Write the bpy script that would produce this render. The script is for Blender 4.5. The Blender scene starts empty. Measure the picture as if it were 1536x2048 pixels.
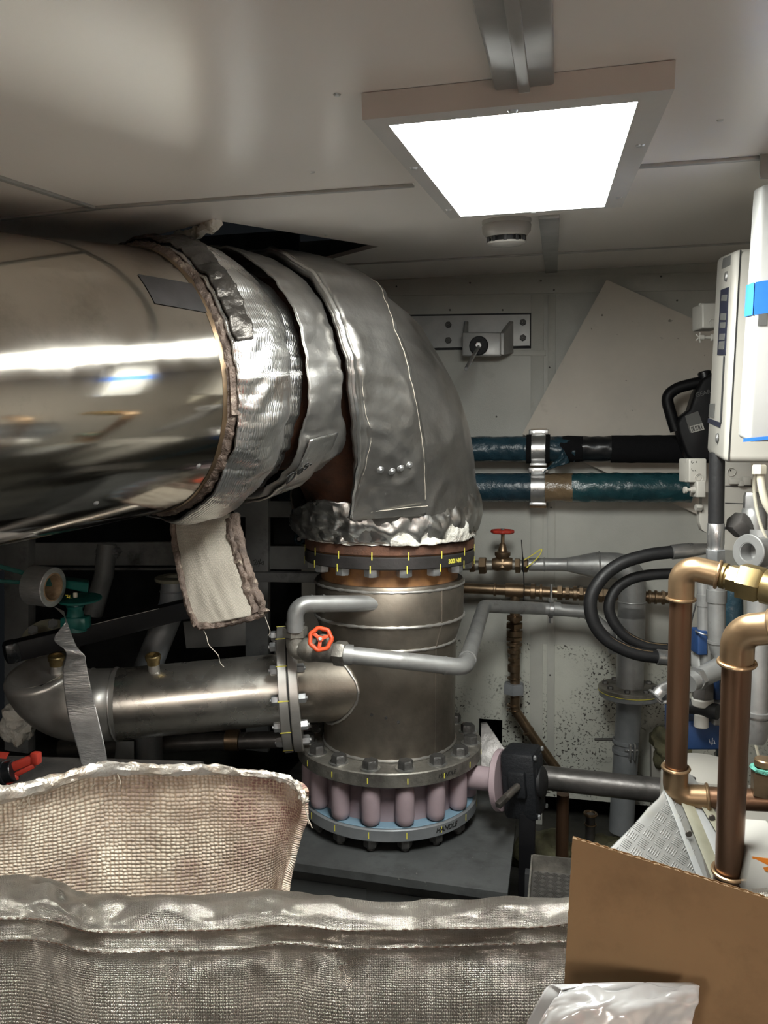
import bpy, bmesh, math, random
from mathutils import Vector as V, Matrix, noise
random.seed(7)
PI = math.pi
scene = bpy.context.scene
COL = scene.collection
# ------------------------------------------------------------------ camera, world, exposure
F = 1550.0
PITCH, YAW = math.radians(4.0), math.radians(12.7)
CAM = V((0, 0, 1.5))
FH = V((-math.sin(YAW), math.cos(YAW), 0)); RT = V((math.cos(YAW), math.sin(YAW), 0)); ZZ = V((0, 0, 1))
FW = FH * math.cos(PITCH) - ZZ * math.sin(PITCH); UP = FH * math.sin(PITCH) + ZZ * math.cos(PITCH)
cd = bpy.data.cameras.new('camera'); cam = bpy.data.objects.new('camera', cd); COL.objects.link(cam)
cd.sensor_fit = 'VERTICAL'; cd.sensor_height = 36.0; cd.lens = F / 2048 * 36.0; cd.clip_start = .02
cam.location = CAM
cam.rotation_euler = (PI / 2 - PITCH, 0, YAW)
scene.camera = cam
w = bpy.data.worlds.new('world'); scene.world = w; w.use_nodes = True
w.node_tree.nodes['Background'].inputs[0].default_value = (.8, .9, 1, 1)
w.node_tree.nodes['Background'].inputs[1].default_value = .004
vs = scene.view_settings
vs.view_transform = 'Standard'; vs.look = 'None'; vs.gamma = 1; vs.use_curve_mapping = False
vs.exposure = 0.75
LAMP_MAIN, LAMP_REAR = 32.0, 27.0          # emission of the lamp diffusers

# ------------------------------------------------------------------ measuring helpers
H0, CS = .28, .142                       # ceiling height over the eye, and its slope into the room
YB = 3.15                                # back wall
def ray(px, py): return FW + RT * ((px - 768) / F) - UP * ((py - 1024) / F)
def P(px, py, d): return CAM + ray(px, py) * d
def onY(px, py, Y): v = ray(px, py); return CAM + v * (Y / v.y)
def onX(px, py, X): v = ray(px, py); return CAM + v * (X / v.x)
def onZ(px, py, z): v = ray(px, py); return CAM + v * ((z - 1.5) / v.z)
def onC(px, py, off=0.0): v = ray(px, py); return CAM + v * ((H0 - off) / (v.z - CS * v.y))
def W(px, py, off=.1): return onY(px, py, YB - off)
def zat(p, py):
    k = (1024 - py) / F; h = V((p.x, p.y, 0))
    return 1.5 + (k * h.dot(FW) - h.dot(UP)) / (UP.z - k * FW.z)
def rp(px, d): return px / F * d
def ceilz(y): return 1.5 + H0 + CS * y
CN = V((0, -CS, 1)).normalized()
def sm(x, a, b):
    t = max(0, min(1, (x - a) / (b - a))); return t * t * (3 - 2 * t)
def interp(x, xs, ys):
    if x <= xs[0]: return ys[0]
    for i in range(1, len(xs)):
        if x <= xs[i]:
            return ys[i-1] + (ys[i] - ys[i-1]) * (x - xs[i-1]) / (xs[i] - xs[i-1])
    return ys[-1]
def nz(x, y=0, z=0): return noise.noise(V((x, y, z)))

# ------------------------------------------------------------------ materials
def mat(name, c1, c2=None, metal=0, r1=.5, r2=None, scale=8, lo=.35, hi=.65, bump=0, bscale=60, dirt=None,
        dlo=.55, dhi=.7, dscale=5, stretch=(1, 1, 1), uvk=None, weave=None, spec=.5, coat=0, bdetail=4, flecks=None, emis=None, hue=None):
    m = bpy.data.materials.new(name); m.use_nodes = True
    nt = m.node_tree; N = nt.nodes; L = nt.links
    b = N['Principled BSDF']
    b.inputs['Metallic'].default_value = metal
    b.inputs['Specular IOR Level'].default_value = spec
    if coat: b.inputs['Coat Weight'].default_value = coat; b.inputs['Coat Roughness'].default_value = .15
    tc = N.new('ShaderNodeTexCoord'); mp = N.new('ShaderNodeMapping')
    src = tc.outputs['UV'] if uvk else tc.outputs['Object']
    L.new(src, mp.inputs[0]); mp.inputs['Scale'].default_value = stretch
    def nzt(sc, det=6, rough=.6):
        n = N.new('ShaderNodeTexNoise'); n.inputs['Scale'].default_value = sc; n.inputs['Detail'].default_value = det
        n.inputs['Roughness'].default_value = rough; L.new(mp.outputs[0], n.inputs['Vector']); return n.outputs[0]
    def ramp(fac, a, bb, ca=(0, 0, 0, 1), cb=(1, 1, 1, 1)):
        r = N.new('ShaderNodeValToRGB'); r.color_ramp.elements[0].position = a; r.color_ramp.elements[1].position = bb
        r.color_ramp.elements[0].color = ca; r.color_ramp.elements[1].color = cb; L.new(fac, r.inputs[0]); return r.outputs[0]
    def mix(fac, a, bb):
        x = N.new('ShaderNodeMix'); x.data_type = 'RGBA'; L.new(fac, x.inputs[0])
        for i, q in ((6, a), (7, bb)):
            if isinstance(q, tuple): x.inputs[i].default_value = (*q[:3], 1)
            else: L.new(q, x.inputs[i])
        return x.outputs[2]
    c2 = c2 or c1; r2 = r1 if r2 is None else r2
    f = ramp(nzt(scale), lo, hi)
    colr = mix(f, c1, c2)
    if dirt: colr = mix(ramp(nzt(dscale, 8, .7), dlo, dhi), colr, dirt)
    if flecks:                                     # (colour, cell scale, size, mask scale, mask lo, mask hi)
        fc, fs, fz, ms, ml, mh = flecks
        vor = N.new('ShaderNodeTexNoise'); vor.inputs['Scale'].default_value = fs; vor.inputs['Detail'].default_value = 2
        L.new(mp.outputs[0], vor.inputs['Vector'])
        a = ramp(vor.outputs[0], fz, fz + .02)
        mk = ramp(nzt(ms, 5, .6), ml, mh)
        mu = N.new('ShaderNodeMath'); mu.operation = 'MULTIPLY'; L.new(a, mu.inputs[0]); L.new(mk, mu.inputs[1])
        colr = mix(mu.outputs[0], colr, fc)
    h = None
    if weave:                                      # (scale u, scale v, strength, dark colour)
        mw = N.new('ShaderNodeMapping'); L.new(tc.outputs['UV' if uvk else 'Object'], mw.inputs[0]); mw.inputs['Scale'].default_value = (weave[0], weave[1], 1)
        br = N.new('ShaderNodeTexVoronoi'); br.inputs['Scale'].default_value = 1; br.inputs['Randomness'].default_value = .32; br.voronoi_dimensions = '2D'
        nd = N.new('ShaderNodeTexNoise'); nd.inputs['Scale'].default_value = weave[0] * .06; L.new(tc.outputs['UV' if uvk else 'Object'], nd.inputs['Vector'])
        va = N.new('ShaderNodeVectorMath'); va.operation = 'ADD'; L.new(mw.outputs[0], va.inputs[0])
        vsx = N.new('ShaderNodeVectorMath'); vsx.operation = 'SCALE'; vsx.inputs['Scale'].default_value = .8; L.new(nd.outputs[1], vsx.inputs[0])
        L.new(vsx.outputs[0], va.inputs[1]); L.new(va.outputs[0], br.inputs['Vector'])
        h = ramp(br.outputs['Distance'], .15, .62, (1, 1, 1, 1), (0, 0, 0, 1))
        if len(weave) > 3:
            colr = mix(ramp(h, .1, .7, (1, 1, 1, 1), (0, 0, 0, 1)), colr, weave[3])
    L.new(colr, b.inputs['Base Color'])
    rr = N.new('ShaderNodeMapRange'); L.new(nzt(scale * 1.7, 6), rr.inputs[0])
    rr.inputs[1].default_value = .3; rr.inputs[2].default_value = .7; rr.inputs[3].default_value = r1; rr.inputs[4].default_value = r2
    L.new(rr.outputs[0], b.inputs['Roughness'])
    last = None
    if bump:
        bp = N.new('ShaderNodeBump'); bp.inputs['Strength'].default_value = bump; bp.inputs['Distance'].default_value = .01
        L.new(nzt(bscale, bdetail, .6), bp.inputs['Height']); last = bp
    if h is not None:
        b2 = N.new('ShaderNodeBump'); b2.inputs['Strength'].default_value = weave[2]; b2.inputs['Distance'].default_value = .003
        L.new(h, b2.inputs['Height'])
        if last: L.new(last.outputs[0], b2.inputs['Normal'])
        last = b2
    if last: L.new(last.outputs[0], b.inputs['Normal'])
    return m
def emit(name, c, s):
    m = bpy.data.materials.new(name); m.use_nodes = True; b = m.node_tree.nodes['Principled BSDF']
    b.inputs['Base Color'].default_value = (*c, 1); b.inputs['Emission Color'].default_value = (*c, 1); b.inputs['Emission Strength'].default_value = s
    return m
M = {}
M['ceiling'] = mat('ceiling_paint', (.82, .77, .72), (.80, .75, .70), r1=.28, r2=.3, scale=1.5, lo=.2, hi=.8, bump=.012, bscale=3)
M['wall'] = mat('wall_paint', (.5, .505, .45), (.42, .425, .375), r1=.4, r2=.6, scale=3, bump=.15, bscale=260, flecks=((.06, .055, .05), 95, .575, 3.0, .44, .54), dirt=(.24, .23, .19), dlo=.55, dhi=.95, dscale=2.2)
M['wall_clean'] = mat('wall_paint_upper', (.47, .47, .43), (.39, .39, .355), r1=.4, r2=.6, scale=3, bump=.12, bscale=260, dirt=(.22, .21, .19), dlo=.58, dhi=.8, dscale=2)
M['trim'] = mat('trim_grey', (.42, .42, .41), (.34, .34, .33), metal=.3, r1=.35, r2=.5, scale=10)
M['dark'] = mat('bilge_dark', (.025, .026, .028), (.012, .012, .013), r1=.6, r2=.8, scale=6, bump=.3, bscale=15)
M['floor'] = mat('bilge_floor', (.05, .048, .04), (.02, .02, .018), r1=.35, r2=.7, scale=5, bump=.3, bscale=20)
M['cream'] = mat('cream_wall', (.78, .74, .66), (.72, .68, .6), r1=.4, r2=.5, scale=3)
M['chrome'] = mat('polished_steel', (.66, .62, .56), (.54, .5, .44), metal=1, r1=.06, r2=.17, scale=3.5, dirt=(.3, .27, .22), dlo=.5, dhi=.9, dscale=6, bump=.015, bscale=9)
M['chrome2'] = mat('polished_pipe', (.82, .79, .73), (.68, .64, .58), metal=.95, r1=.2, r2=.36, scale=6, dirt=(.25, .23, .2), dlo=.55, dhi=.9, dscale=9, bump=.02, bscale=40)
M['satin'] = mat('satin_steel', (.62, .6, .57), (.48, .46, .43), metal=.78, r1=.3, r2=.45, scale=8, dirt=(.3, .28, .25), dlo=.55, dhi=.85)
M['vessel'] = mat('weathered_steel', (.33, .29, .24), (.21, .185, .155), metal=.85, r1=.36, r2=.55, scale=5, dirt=(.1, .085, .07), dlo=.48, dhi=.8, dscale=4, bump=.06, bscale=50)
M['flangegrey'] = mat('flange_steel', (.34, .32, .28), (.2, .19, .17), metal=.7, r1=.4, r2=.6, scale=14, dirt=(.1, .09, .08), dlo=.5, dhi=.75, dscale=12, bump=.2, bscale=60)
M['rust'] = mat('rusty_steel', (.16, .07, .04), (.09, .045, .03), metal=.2, r1=.6, r2=.8, scale=12, bump=.3, bscale=60, dirt=(.04, .03, .025), dlo=.5, dhi=.7, dscale=9)
M['black_steel'] = mat('blackened_steel', (.05, .045, .045), (.03, .028, .027), metal=.3, r1=.45, r2=.6, scale=12, bump=.1, bscale=60)
M['orange_gasket'] = mat('heat_stained_neck', (.35, .17, .06), (.2, .1, .05), r1=.6, scale=20)
M['zinc'] = mat('zinc_bolt', (.55, .56, .57), (.4, .41, .42), metal=.8, r1=.35, r2=.5, scale=30)
M['dark_bolt'] = mat('dark_bolt', (.07, .068, .065), (.12, .115, .11), metal=.6, r1=.4, r2=.6, scale=40, bump=.3, bscale=120)
M['washer'] = mat('washer_steel', (.62, .62, .6), metal=.9, r1=.3)
M['foil'] = mat('foil_tape', (.76, .76, .75), (.66, .65, .63), metal=1, r1=.24, r2=.4, scale=6, bump=.3, bscale=24, bdetail=5, dirt=(.42, .27, .16), dlo=.56, dhi=.8, dscale=4, stretch=(1, 1, .5))
M['foilrib'] = mat('foil_tape_ribbed', (.78, .78, .77), (.66, .65, .63), metal=1, r1=.22, r2=.38, scale=6, uvk=True, weave=(60, 200, .3), bump=.3, bscale=16, bdetail=5, dirt=(.45, .27, .15), dlo=.56, dhi=.78, dscale=5, stretch=(.6, 1, 1))
M['blackmatte'] = mat('matt_black', (.006, .006, .007), (.004, .004, .005), r1=.45, r2=.6, scale=14, spec=.25)
M['tape'] = mat('foil_tape_clean', (.92, .92, .92), (.75, .75, .75), metal=.9, r1=.28, r2=.42, scale=20, stretch=(1, 1, 7), bump=.35, bscale=40)
M['foilgrey'] = mat('foil_cloth', (.52, .51, .49), (.32, .31, .295), metal=.95, r1=.3, r2=.46, scale=4, bump=.4, bscale=11, bdetail=6, dirt=(.26, .24, .2), dlo=.52, dhi=.85, dscale=5)
M['foildark'] = mat('foil_cloth_dark', (.34, .33, .31), (.2, .19, .18), metal=.85, r1=.35, r2=.5, scale=5, bump=.4, bscale=18, dirt=(.08, .07, .06), dlo=.5, dhi=.8)
M['foilfront'] = mat('foil_fabric_near', (.6, .57, .52), (.34, .315, .28), metal=.92, r1=.24, r2=.42, scale=6, uvk=True, weave=(700, 900, 1.0), bump=.3, bscale=30, dirt=(.2, .17, .13), dlo=.5, dhi=.9, dscale=4)
M['soot'] = mat('sooty_foil', (.12, .11, .1), (.05, .045, .04), metal=.7, r1=.3, r2=.5, scale=14, bump=.6, bscale=30)
M['edge'] = mat('charred_hem', (.17, .125, .1), (.07, .05, .04), metal=.2, r1=.5, r2=.8, scale=25, bump=.8, bscale=70, dirt=(.4, .34, .27), dlo=.57, dhi=.68, dscale=30)
M['rim'] = mat('foil_rope_rim', (.5, .48, .45), (.38, .33, .27), metal=.55, r1=.35, r2=.5, scale=12, bump=.7, bscale=35, dirt=(.3, .2, .12), dlo=.58, dhi=.68, dscale=14)
M['weave'] = mat('woven_liner', (.88, .8, .67), (.76, .66, .52), r1=.8, scale=4, uvk=True, weave=(190, 320, .7, (.42, .32, .23)), dirt=(.2, .1, .085), dlo=.4, dhi=.58, dscale=3, stretch=(1.3, 1.6, 1))
M['weave2'] = mat('woven_flap', (.27, .25, .21), (.21, .19, .155), r1=.8, scale=6, uvk=True, weave=(420, 420, .4, (.36, .32, .27)), dirt=(.12, .09, .07), dlo=.55, dhi=.8, dscale=4, stretch=(1.6, 1, 1))
M['fibre'] = mat('white_fibre', (.78, .77, .72), (.6, .57, .5), r1=.8, scale=20, bump=.8, bscale=60, dirt=(.25, .15, .08), dlo=.6, dhi=.7, dscale=12)
M['silver'] = mat('silver_paint', (.36, .36, .355), (.27, .27, .265), metal=.55, r1=.35, r2=.5, scale=14, dirt=(.16, .15, .14), dlo=.58, dhi=.75, dscale=12, bump=.06, bscale=60)
M['foamdirty'] = mat('dirty_foam', (.16, .15, .08), (.07, .065, .04), r1=.8, scale=14, bump=.4, bscale=40)
M['greypaint'] = mat('grey_paint', (.24, .25, .26), (.18, .19, .2), metal=.2, r1=.4, r2=.55, scale=10, dirt=(.1, .1, .1), dlo=.58, dhi=.75, dscale=8, bump=.08, bscale=40)
M['frame'] = mat('frame_grey', (.34, .355, .36), (.24, .25, .255), metal=.2, r1=.45, r2=.6, scale=6, dirt=(.05, .05, .05), dlo=.55, dhi=.75, bump=.1, bscale=30)
M['galv'] = mat('galvanised', (.62, .62, .62), (.5, .5, .5), metal=.9, r1=.25, r2=.4, scale=20)
M['darkpipe'] = mat('dark_pipe', (.15, .14, .135), (.09, .085, .08), metal=.6, r1=.35, r2=.5, scale=14, dirt=(.3, .28, .25), dlo=.62, dhi=.75, dscale=14, bump=.1, bscale=60)
M['bronze'] = mat('bronze', (.26, .18, .11), (.17, .12, .075), metal=.85, r1=.3, r2=.45, scale=14, dirt=(.1, .08, .06), dlo=.55, dhi=.8, dscale=10)
M['copper'] = mat('copper_tarnished', (.22, .125, .075), (.16, .09, .055), metal=.85, r1=.3, r2=.42, scale=7, stretch=(1, 1, .25), dirt=(.13, .08, .05), dlo=.5, dhi=.85, dscale=7, bump=.05, bscale=60)
M['cufit'] = mat('copper_fitting', (.42, .29, .17), (.32, .21, .12), metal=.85, r1=.28, r2=.4, scale=10, dirt=(.3, .2, .12), dlo=.55, dhi=.85)
M['brass'] = mat('brass', (.36, .27, .125), (.28, .21, .1), metal=.9, r1=.32, r2=.45, scale=14, dirt=(.2, .15, .08), dlo=.6, dhi=.8, dscale=14)
M['pink'] = mat('pink_primer', (.4, .31, .335), (.35, .27, .29), r1=.4, r2=.5, scale=9, dirt=(.12, .09, .09), dlo=.66, dhi=.78, dscale=10, spec=.4)
M['blueface'] = mat('blue_gasket', (.2, .31, .4), (.16, .26, .34), r1=.5, scale=9)
M['cast'] = mat('black_cast', (.013, .014, .017), (.009, .01, .012), spec=.35, r1=.5, r2=.6, scale=20, bump=.25, bscale=120)
M['shaft'] = mat('shaft_steel', (.2, .18, .16), (.12, .11, .1), metal=.8, r1=.4, scale=20)
M['red'] = mat('red_paint', (.5, .045, .025), (.34, .03, .02), r1=.4, r2=.55, scale=30, dirt=(.14, .03, .02), dlo=.6, dhi=.75, dscale=20)
M['orange'] = mat('orange_red_paint', (.75, .1, .03), (.6, .07, .02), r1=.35, r2=.5, scale=30)
M['rubber'] = mat('black_rubber', (.013, .013, .014), (.009, .009, .01), r1=.45, r2=.6, scale=20, bump=.1, bscale=90)
M['foam'] = mat('black_foam', (.008, .008, .009), r1=.95, bump=.3, bscale=200, spec=.15)
M['bluewrap'] = mat('blue_wrap', (.022, .06, .085), (.012, .032, .045), r1=.22, r2=.35, scale=9, bump=.5, bscale=28, bdetail=5)
M['tealwrap'] = mat('teal_wrap', (.02, .075, .085), (.012, .045, .055), r1=.2, r2=.32, scale=9, bump=.5, bscale=24, bdetail=5)
M['browntape'] = mat('brown_tape', (.2, .14, .08), (.14, .1, .06), r1=.25, scale=9, bump=.5, bscale=30)
M['board'] = mat('beige_board', (.58, .53, .46), (.51, .47, .41), r1=.5, r2=.65, scale=4, dirt=(.35, .31, .26), dlo=.6, dhi=.85, dscale=9, flecks=((.2, .18, .15), 45, .72, 4, .45, .55))
M['boxcream'] = mat('enamel_cream', (.36, .345, .31), (.33, .315, .285), r1=.3, r2=.4, scale=3)
M['boxwhite'] = mat('enamel_white', (.42, .42, .41), (.37, .37, .36), r1=.3, r2=.4, scale=3, dirt=(.55, .48, .36), dlo=.68, dhi=.9)
M['bluetape'] = mat('blue_tape', (.03, .2, .75), (.02, .16, .65), r1=.5, scale=9)
M['navy'] = mat('navy_panel', (.012, .014, .03), r1=.5)
M['grey'] = mat('label_grey', (.1, .1, .095), r1=.5)
M['plastic'] = mat('black_plastic', (.009, .01, .012), (.006, .007, .008), r1=.25, r2=.4, scale=14, bump=.1, bscale=30)
M['teal'] = mat('teal_paint', (.01, .13, .11), (.008, .09, .08), r1=.35, r2=.5, scale=14)
M['pumpblue'] = mat('pump_blue', (.02, .055, .16), (.015, .04, .11), r1=.35, r2=.5, scale=10)
M['white'] = mat('white_plastic', (.45, .44, .41), r1=.4)
M['whitepaint'] = mat('white_paint', (.3, .305, .31), (.26, .265, .26), r1=.35, r2=.5, scale=8, dirt=(.3, .29, .2), dlo=.6, dhi=.8, dscale=9)
M['yellowed'] = mat('yellowed_edge', (.24, .23, .17), (.17, .165, .12), r1=.5, scale=14, dirt=(.14, .13, .1), dlo=.55, dhi=.7, dscale=18)
M['card'] = mat('cardboard', (.235, .15, .078), (.2, .125, .066), r1=.85, scale=5, dirt=(.1, .062, .033), dlo=.5, dhi=.85, dscale=6, spec=.15)
M['cardedge'] = mat('cardboard_edge', (.45, .33, .21), (.3, .2, .12), r1=.9, scale=60, spec=.1)
M['bag'] = mat('glossy_film', (.62, .62, .62), (.52, .52, .52), r1=.14, r2=.25, scale=6, metal=.25, bump=.08, bscale=6)
M['yellow'] = mat('yellow_marker', (.75, .68, .1), r1=.6)
M['ink'] = mat('black_ink', (.012, .012, .012), r1=.6)
M['inkwhite'] = mat('white_marker', (.7, .7, .7), r1=.6)
M['thread'] = mat('thread', (.55, .5, .42), r1=.8)
M['stitch'] = mat('brown_stitch', (.1, .065, .045), r1=.8)
M['orangeprint'] = mat('orange_print', (.85, .25, .03), r1=.5)
M['verdigris'] = mat('verdigris', (.15, .5, .4), (.1, .35, .28), r1=.8, scale=60, bump=.6, bscale=120)
M['cable'] = mat('cream_cable', (.55, .52, .42), r1=.5)
M['lamp'] = emit('lamp_diffuser', (.98, 1, .95), LAMP_MAIN)
M['lamp2'] = emit('lamp_diffuser_rear', (1, .93, .84), LAMP_REAR)
M['frame_white'] = mat('lamp_frame_paint', (.62, .6, .57), (.56, .54, .52), r1=.35, scale=4)
M['tread'] = mat('tread_plate', (.25, .25, .245), (.2, .2, .19), metal=.3, r1=.35, r2=.5, scale=10, dirt=(.2, .19, .15), dlo=.6, dhi=.8, dscale=7)
M['treaddark'] = mat('tread_plate_dark', (.16, .15, .14), (.1, .095, .09), metal=.6, r1=.35, r2=.5, scale=10)
M['tank'] = mat('tank_paint', (.1, .105, .105), (.07, .072, .072), metal=.1, r1=.32, r2=.55, scale=7, dirt=(.035, .035, .035), dlo=.5, dhi=.72, dscale=6, bump=.08, bscale=50, flecks=((.3, .29, .26), 60, .74, 3, .4, .6))

# ------------------------------------------------------------------ mesh helpers
def fr(ax):
    ax = ax.normalized(); h = V((0, 0, 1)) if abs(ax.z) < .9 else V((1, 0, 0))
    u = h.cross(ax).normalized(); return u, ax.cross(u).normalized(), ax
class MB:
    def __init__(s): s.v = []; s.f = []; s.s = []; s.uv = {}
    def add(s, vs, fs, smooth=True, uvs=None):
        o = len(s.v); s.v += [V(p) for p in vs]; s.f += [tuple(i + o for i in f) for f in fs]; s.s += [smooth] * len(fs)
        if uvs:
            for i, q in enumerate(uvs): s.uv[o + i] = q
        return s
    def sweep(s, path, R, n=20, caps=True, fn=None, smooth=True):
        m = len(path); R = R if isinstance(R, (list, tuple)) else [R] * m
        T = [(path[min(i + 1, m - 1)] - path[max(i - 1, 0)]).normalized() for i in range(m)]
        u, v, _ = fr(T[0]); vs = []; uvs = []; acc = 0
        for i in range(m):
            if i:
                u = (u - T[i] * u.dot(T[i])).normalized(); v = T[i].cross(u); acc += (path[i] - path[i-1]).length
            for j in range(n):
                a = 2 * PI * j / n; r = R[i] + (fn(i, a) if fn else 0)
                vs.append(path[i] + (u * math.cos(a) + v * math.sin(a)) * r); uvs.append((acc, a * R[i]))
        fs = [(i * n + j, i * n + (j + 1) % n, (i + 1) * n + (j + 1) % n, (i + 1) * n + j) for i in range(m - 1) for j in range(n)]
        if caps: fs += [tuple(range(n))[::-1], tuple((m - 1) * n + j for j in range(n))]
        return s.add(vs, fs, smooth, uvs)
    def lathe(s, prof, o, ax, n=32, smooth=True, a0=0, a1=2 * PI):
        u, v, w_ = fr(ax); vs = []; full = abs(a1 - a0 - 2 * PI) < 1e-6; c = n if full else n + 1
        for r, h in prof:
            for j in range(c):
                a = a0 + (a1 - a0) * j / n; vs.append(o + w_ * h + (u * math.cos(a) + v * math.sin(a)) * r)
        fs = [(i * c + j, i * c + (j + 1) % c, (i + 1) * c + (j + 1) % c, (i + 1) * c + j) for i in range(len(prof) - 1) for j in range(n if not full else c)]
        return s.add(vs, fs, smooth)
    def cyl(s, o, ax, R, h, n=32, bev=.0015):
        return s.lathe([(0, 0), (R - bev, 0), (R, bev), (R, h - bev), (R - bev, h), (0, h)], o, ax, n)
    def ring(s, o, ax, R, r, n=32, k=8):
        return s.lathe([(R + r * math.cos(2 * PI * i / k), r * math.sin(2 * PI * i / k)) for i in range(k + 1)], o, ax, n)
    def tubering(s, o, ax, Ri, Ro, h, n=40, b=.0015):
        return s.lathe([(Ri, 0), (Ro - b, 0), (Ro, b), (Ro, h - b), (Ro - b, h), (Ri, h), (Ri, 0)], o, ax, n)
    def hex(s, o, ax, R, h, spin=0):
        u, v, w_ = fr(ax); vs = []
        prof = [(0, 0), (R, 0), (R, h * .85), (R * .87, h), (0, h)]
        for r, hh in prof:
            for j in range(6): a = PI / 3 * j + spin; vs.append(o + w_ * hh + (u * math.cos(a) + v * math.sin(a)) * r)
        fs = [(i * 6 + j, i * 6 + (j + 1) % 6, (i + 1) * 6 + (j + 1) % 6, (i + 1) * 6 + j) for i in range(4) for j in range(6)]
        return s.add(vs, fs, False)
    def slab(s, cs, off):                          # polygon pushed along a vector
        n = len(cs); vs = list(cs) + [c + off for c in cs]
        fs = [tuple(range(n)), tuple(range(n, 2 * n))[::-1]] + [(i, i + n, (i + 1) % n + n, (i + 1) % n) for i in range(n)]
        return s.add(vs, fs, False)
    def ringslab(s, oc, ic, off):                  # polygon frame pushed along a vector
        n = len(oc); vs = list(oc) + list(ic) + [c + off for c in oc] + [c + off for c in ic]; fs = []
        for i in range(n):
            j = (i + 1) % n
            fs += [(i, j, n + j, n + i), (2 * n + i, 3 * n + i, 3 * n + j, 2 * n + j), (i, 2 * n + i, 2 * n + j, j), (n + i, n + j, 3 * n + j, 3 * n + i)]
        return s.add(vs, fs, False)
    def box(s, c, sx, sy, sz, X=V((1, 0, 0)), Y=V((0, 1, 0)), Z=V((0, 0, 1)), bev=.002):
        b = min(bev, sx * .45, sy * .45, sz * .45); bm = bmesh.new(); bmesh.ops.create_cube(bm, size=1)
        for q in bm.verts: q.co = V((q.co.x * sx, q.co.y * sy, q.co.z * sz))
        if b > 0: bmesh.ops.bevel(bm, geom=list(bm.edges), offset=b, segments=2, affect='EDGES', profile=.5)
        bm.verts.ensure_lookup_table()
        s.add([c + X * q.co.x + Y * q.co.y + Z * q.co.z for q in bm.verts], [tuple(x.index for x in f.verts) for f in bm.faces], False); bm.free(); return s
    def bar(s, a, b, wd, th, up=V((0, 0, 1)), bev=.002):   # rectangular bar from a to b
        X = (b - a).normalized(); Y = up.cross(X).normalized(); Z = X.cross(Y)
        return s.box((a + b) / 2, (b - a).length, th, wd, X, Y, Z, bev)
    def grid(s, rows, nu, nv, fn=None, uvlen=None):   # rows of control points -> smooth sheet
        def cr(p, t):
            n = len(p) - 1; x = t * n; i = min(int(x), n - 1); f = x - i
            a, b, c, d = p[max(i-1, 0)], p[i], p[i+1], p[min(i+2, n)]
            return (b * 2 + (c - a) * f + (a * 2 - b * 5 + c * 4 - d) * f * f + (b * 3 - a - c * 3 + d) * f ** 3) * .5
        pts = []
        for j in range(nv + 1):
            for i in range(nu + 1):
                pts.append(cr([cr(r, i / nu) for r in rows], j / nv))
        W_ = (pts[nu] - pts[0]).length; H_ = (pts[nv * (nu + 1)] - pts[0]).length
        uvs = [(i / nu * W_, j / nv * H_) for j in range(nv + 1) for i in range(nu + 1)]
        if fn:
            q = []
            for j in range(nv + 1):
                for i in range(nu + 1):
                    k = j * (nu + 1) + i
                    dx = pts[j * (nu + 1) + min(i + 1, nu)] - pts[j * (nu + 1) + max(i - 1, 0)]
                    dy = pts[min(j + 1, nv) * (nu + 1) + i] - pts[max(j - 1, 0) * (nu + 1) + i]
                    q.append(pts[k] + dx.cross(dy).normalized() * fn(i / nu, j / nv))
            pts = q
        fs = [(j * (nu + 1) + i, j * (nu + 1) + i + 1, (j + 1) * (nu + 1) + i + 1, (j + 1) * (nu + 1) + i) for j in range(nv) for i in range(nu)]
        return s.add(pts, fs, True, uvs)
def fillet(pts, r, k=8):
    out = [pts[0]]
    for i in range(1, len(pts) - 1):
        p = pts[i]; a = pts[i-1] - p; b = pts[i+1] - p; la, lb = a.length, b.length; a /= la; b /= lb
        ang = a.angle(b)
        if ang > 3.1: out.append(p); continue
        rr = r[i-1] if isinstance(r, (list, tuple)) else r
        t = min(rr / math.tan(ang / 2), la * .49, lb * .49); rr = t * math.tan(ang / 2)
        bis = (a + b).normalized(); c = p + bis * (rr / math.sin(ang / 2))
        s0 = p + a * t - c; e0 = p + b * t - c; tot = s0.angle(e0); ax = s0.cross(e0).normalized()
        for j in range(k + 1): out.append(c + Matrix.Rotation(tot * j / k, 3, ax) @ s0)
    return out + [pts[-1]]
def cat(pts, k=8):
    out = []; n = len(pts)
    for i in range(n - 1):
        a, b, c, d = pts[max(i-1, 0)], pts[i], pts[i+1], pts[min(i+2, n-1)]
        for j in range(k):
            f = j / k; out.append((b * 2 + (c - a) * f + (a * 2 - b * 5 + c * 4 - d) * f * f + (b * 3 - a - c * 3 + d) * f ** 3) * .5)
    return out + [pts[-1]]
WL = {}
def finish(o, label, cat_, group, kind):
    if label: o['label'] = label
    if cat_: o['category'] = cat_
    if group: o['group'] = group
    if kind: o['kind'] = kind
def thing(name, label, cat_, loc, group=None):
    o = bpy.data.objects.new(name, None); COL.objects.link(o); o.location = loc; o.empty_display_size = .02; WL[o.name] = V(loc)
    finish(o, label, cat_, group, None); return o
def mesh_of(name, mb, m, L):
    me = bpy.data.meshes.new(name); me.from_pydata([p - L for p in mb.v], [], mb.f)
    me.polygons.foreach_set('use_smooth', mb.s)
    if mb.uv:
        uv = me.uv_layers.new(name='UVMap')
        for lp in me.loops: uv.data[lp.index].uv = mb.uv.get(lp.vertex_index, (0, 0))
    me.materials.append(m); me.update()
    bm = bmesh.new(); bm.from_mesh(me); bmesh.ops.recalc_face_normals(bm, faces=bm.faces); bm.to_mesh(me); bm.free()
    try: me.set_sharp_from_angle(angle=math.radians(42))
    except Exception: pass
    return me
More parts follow.
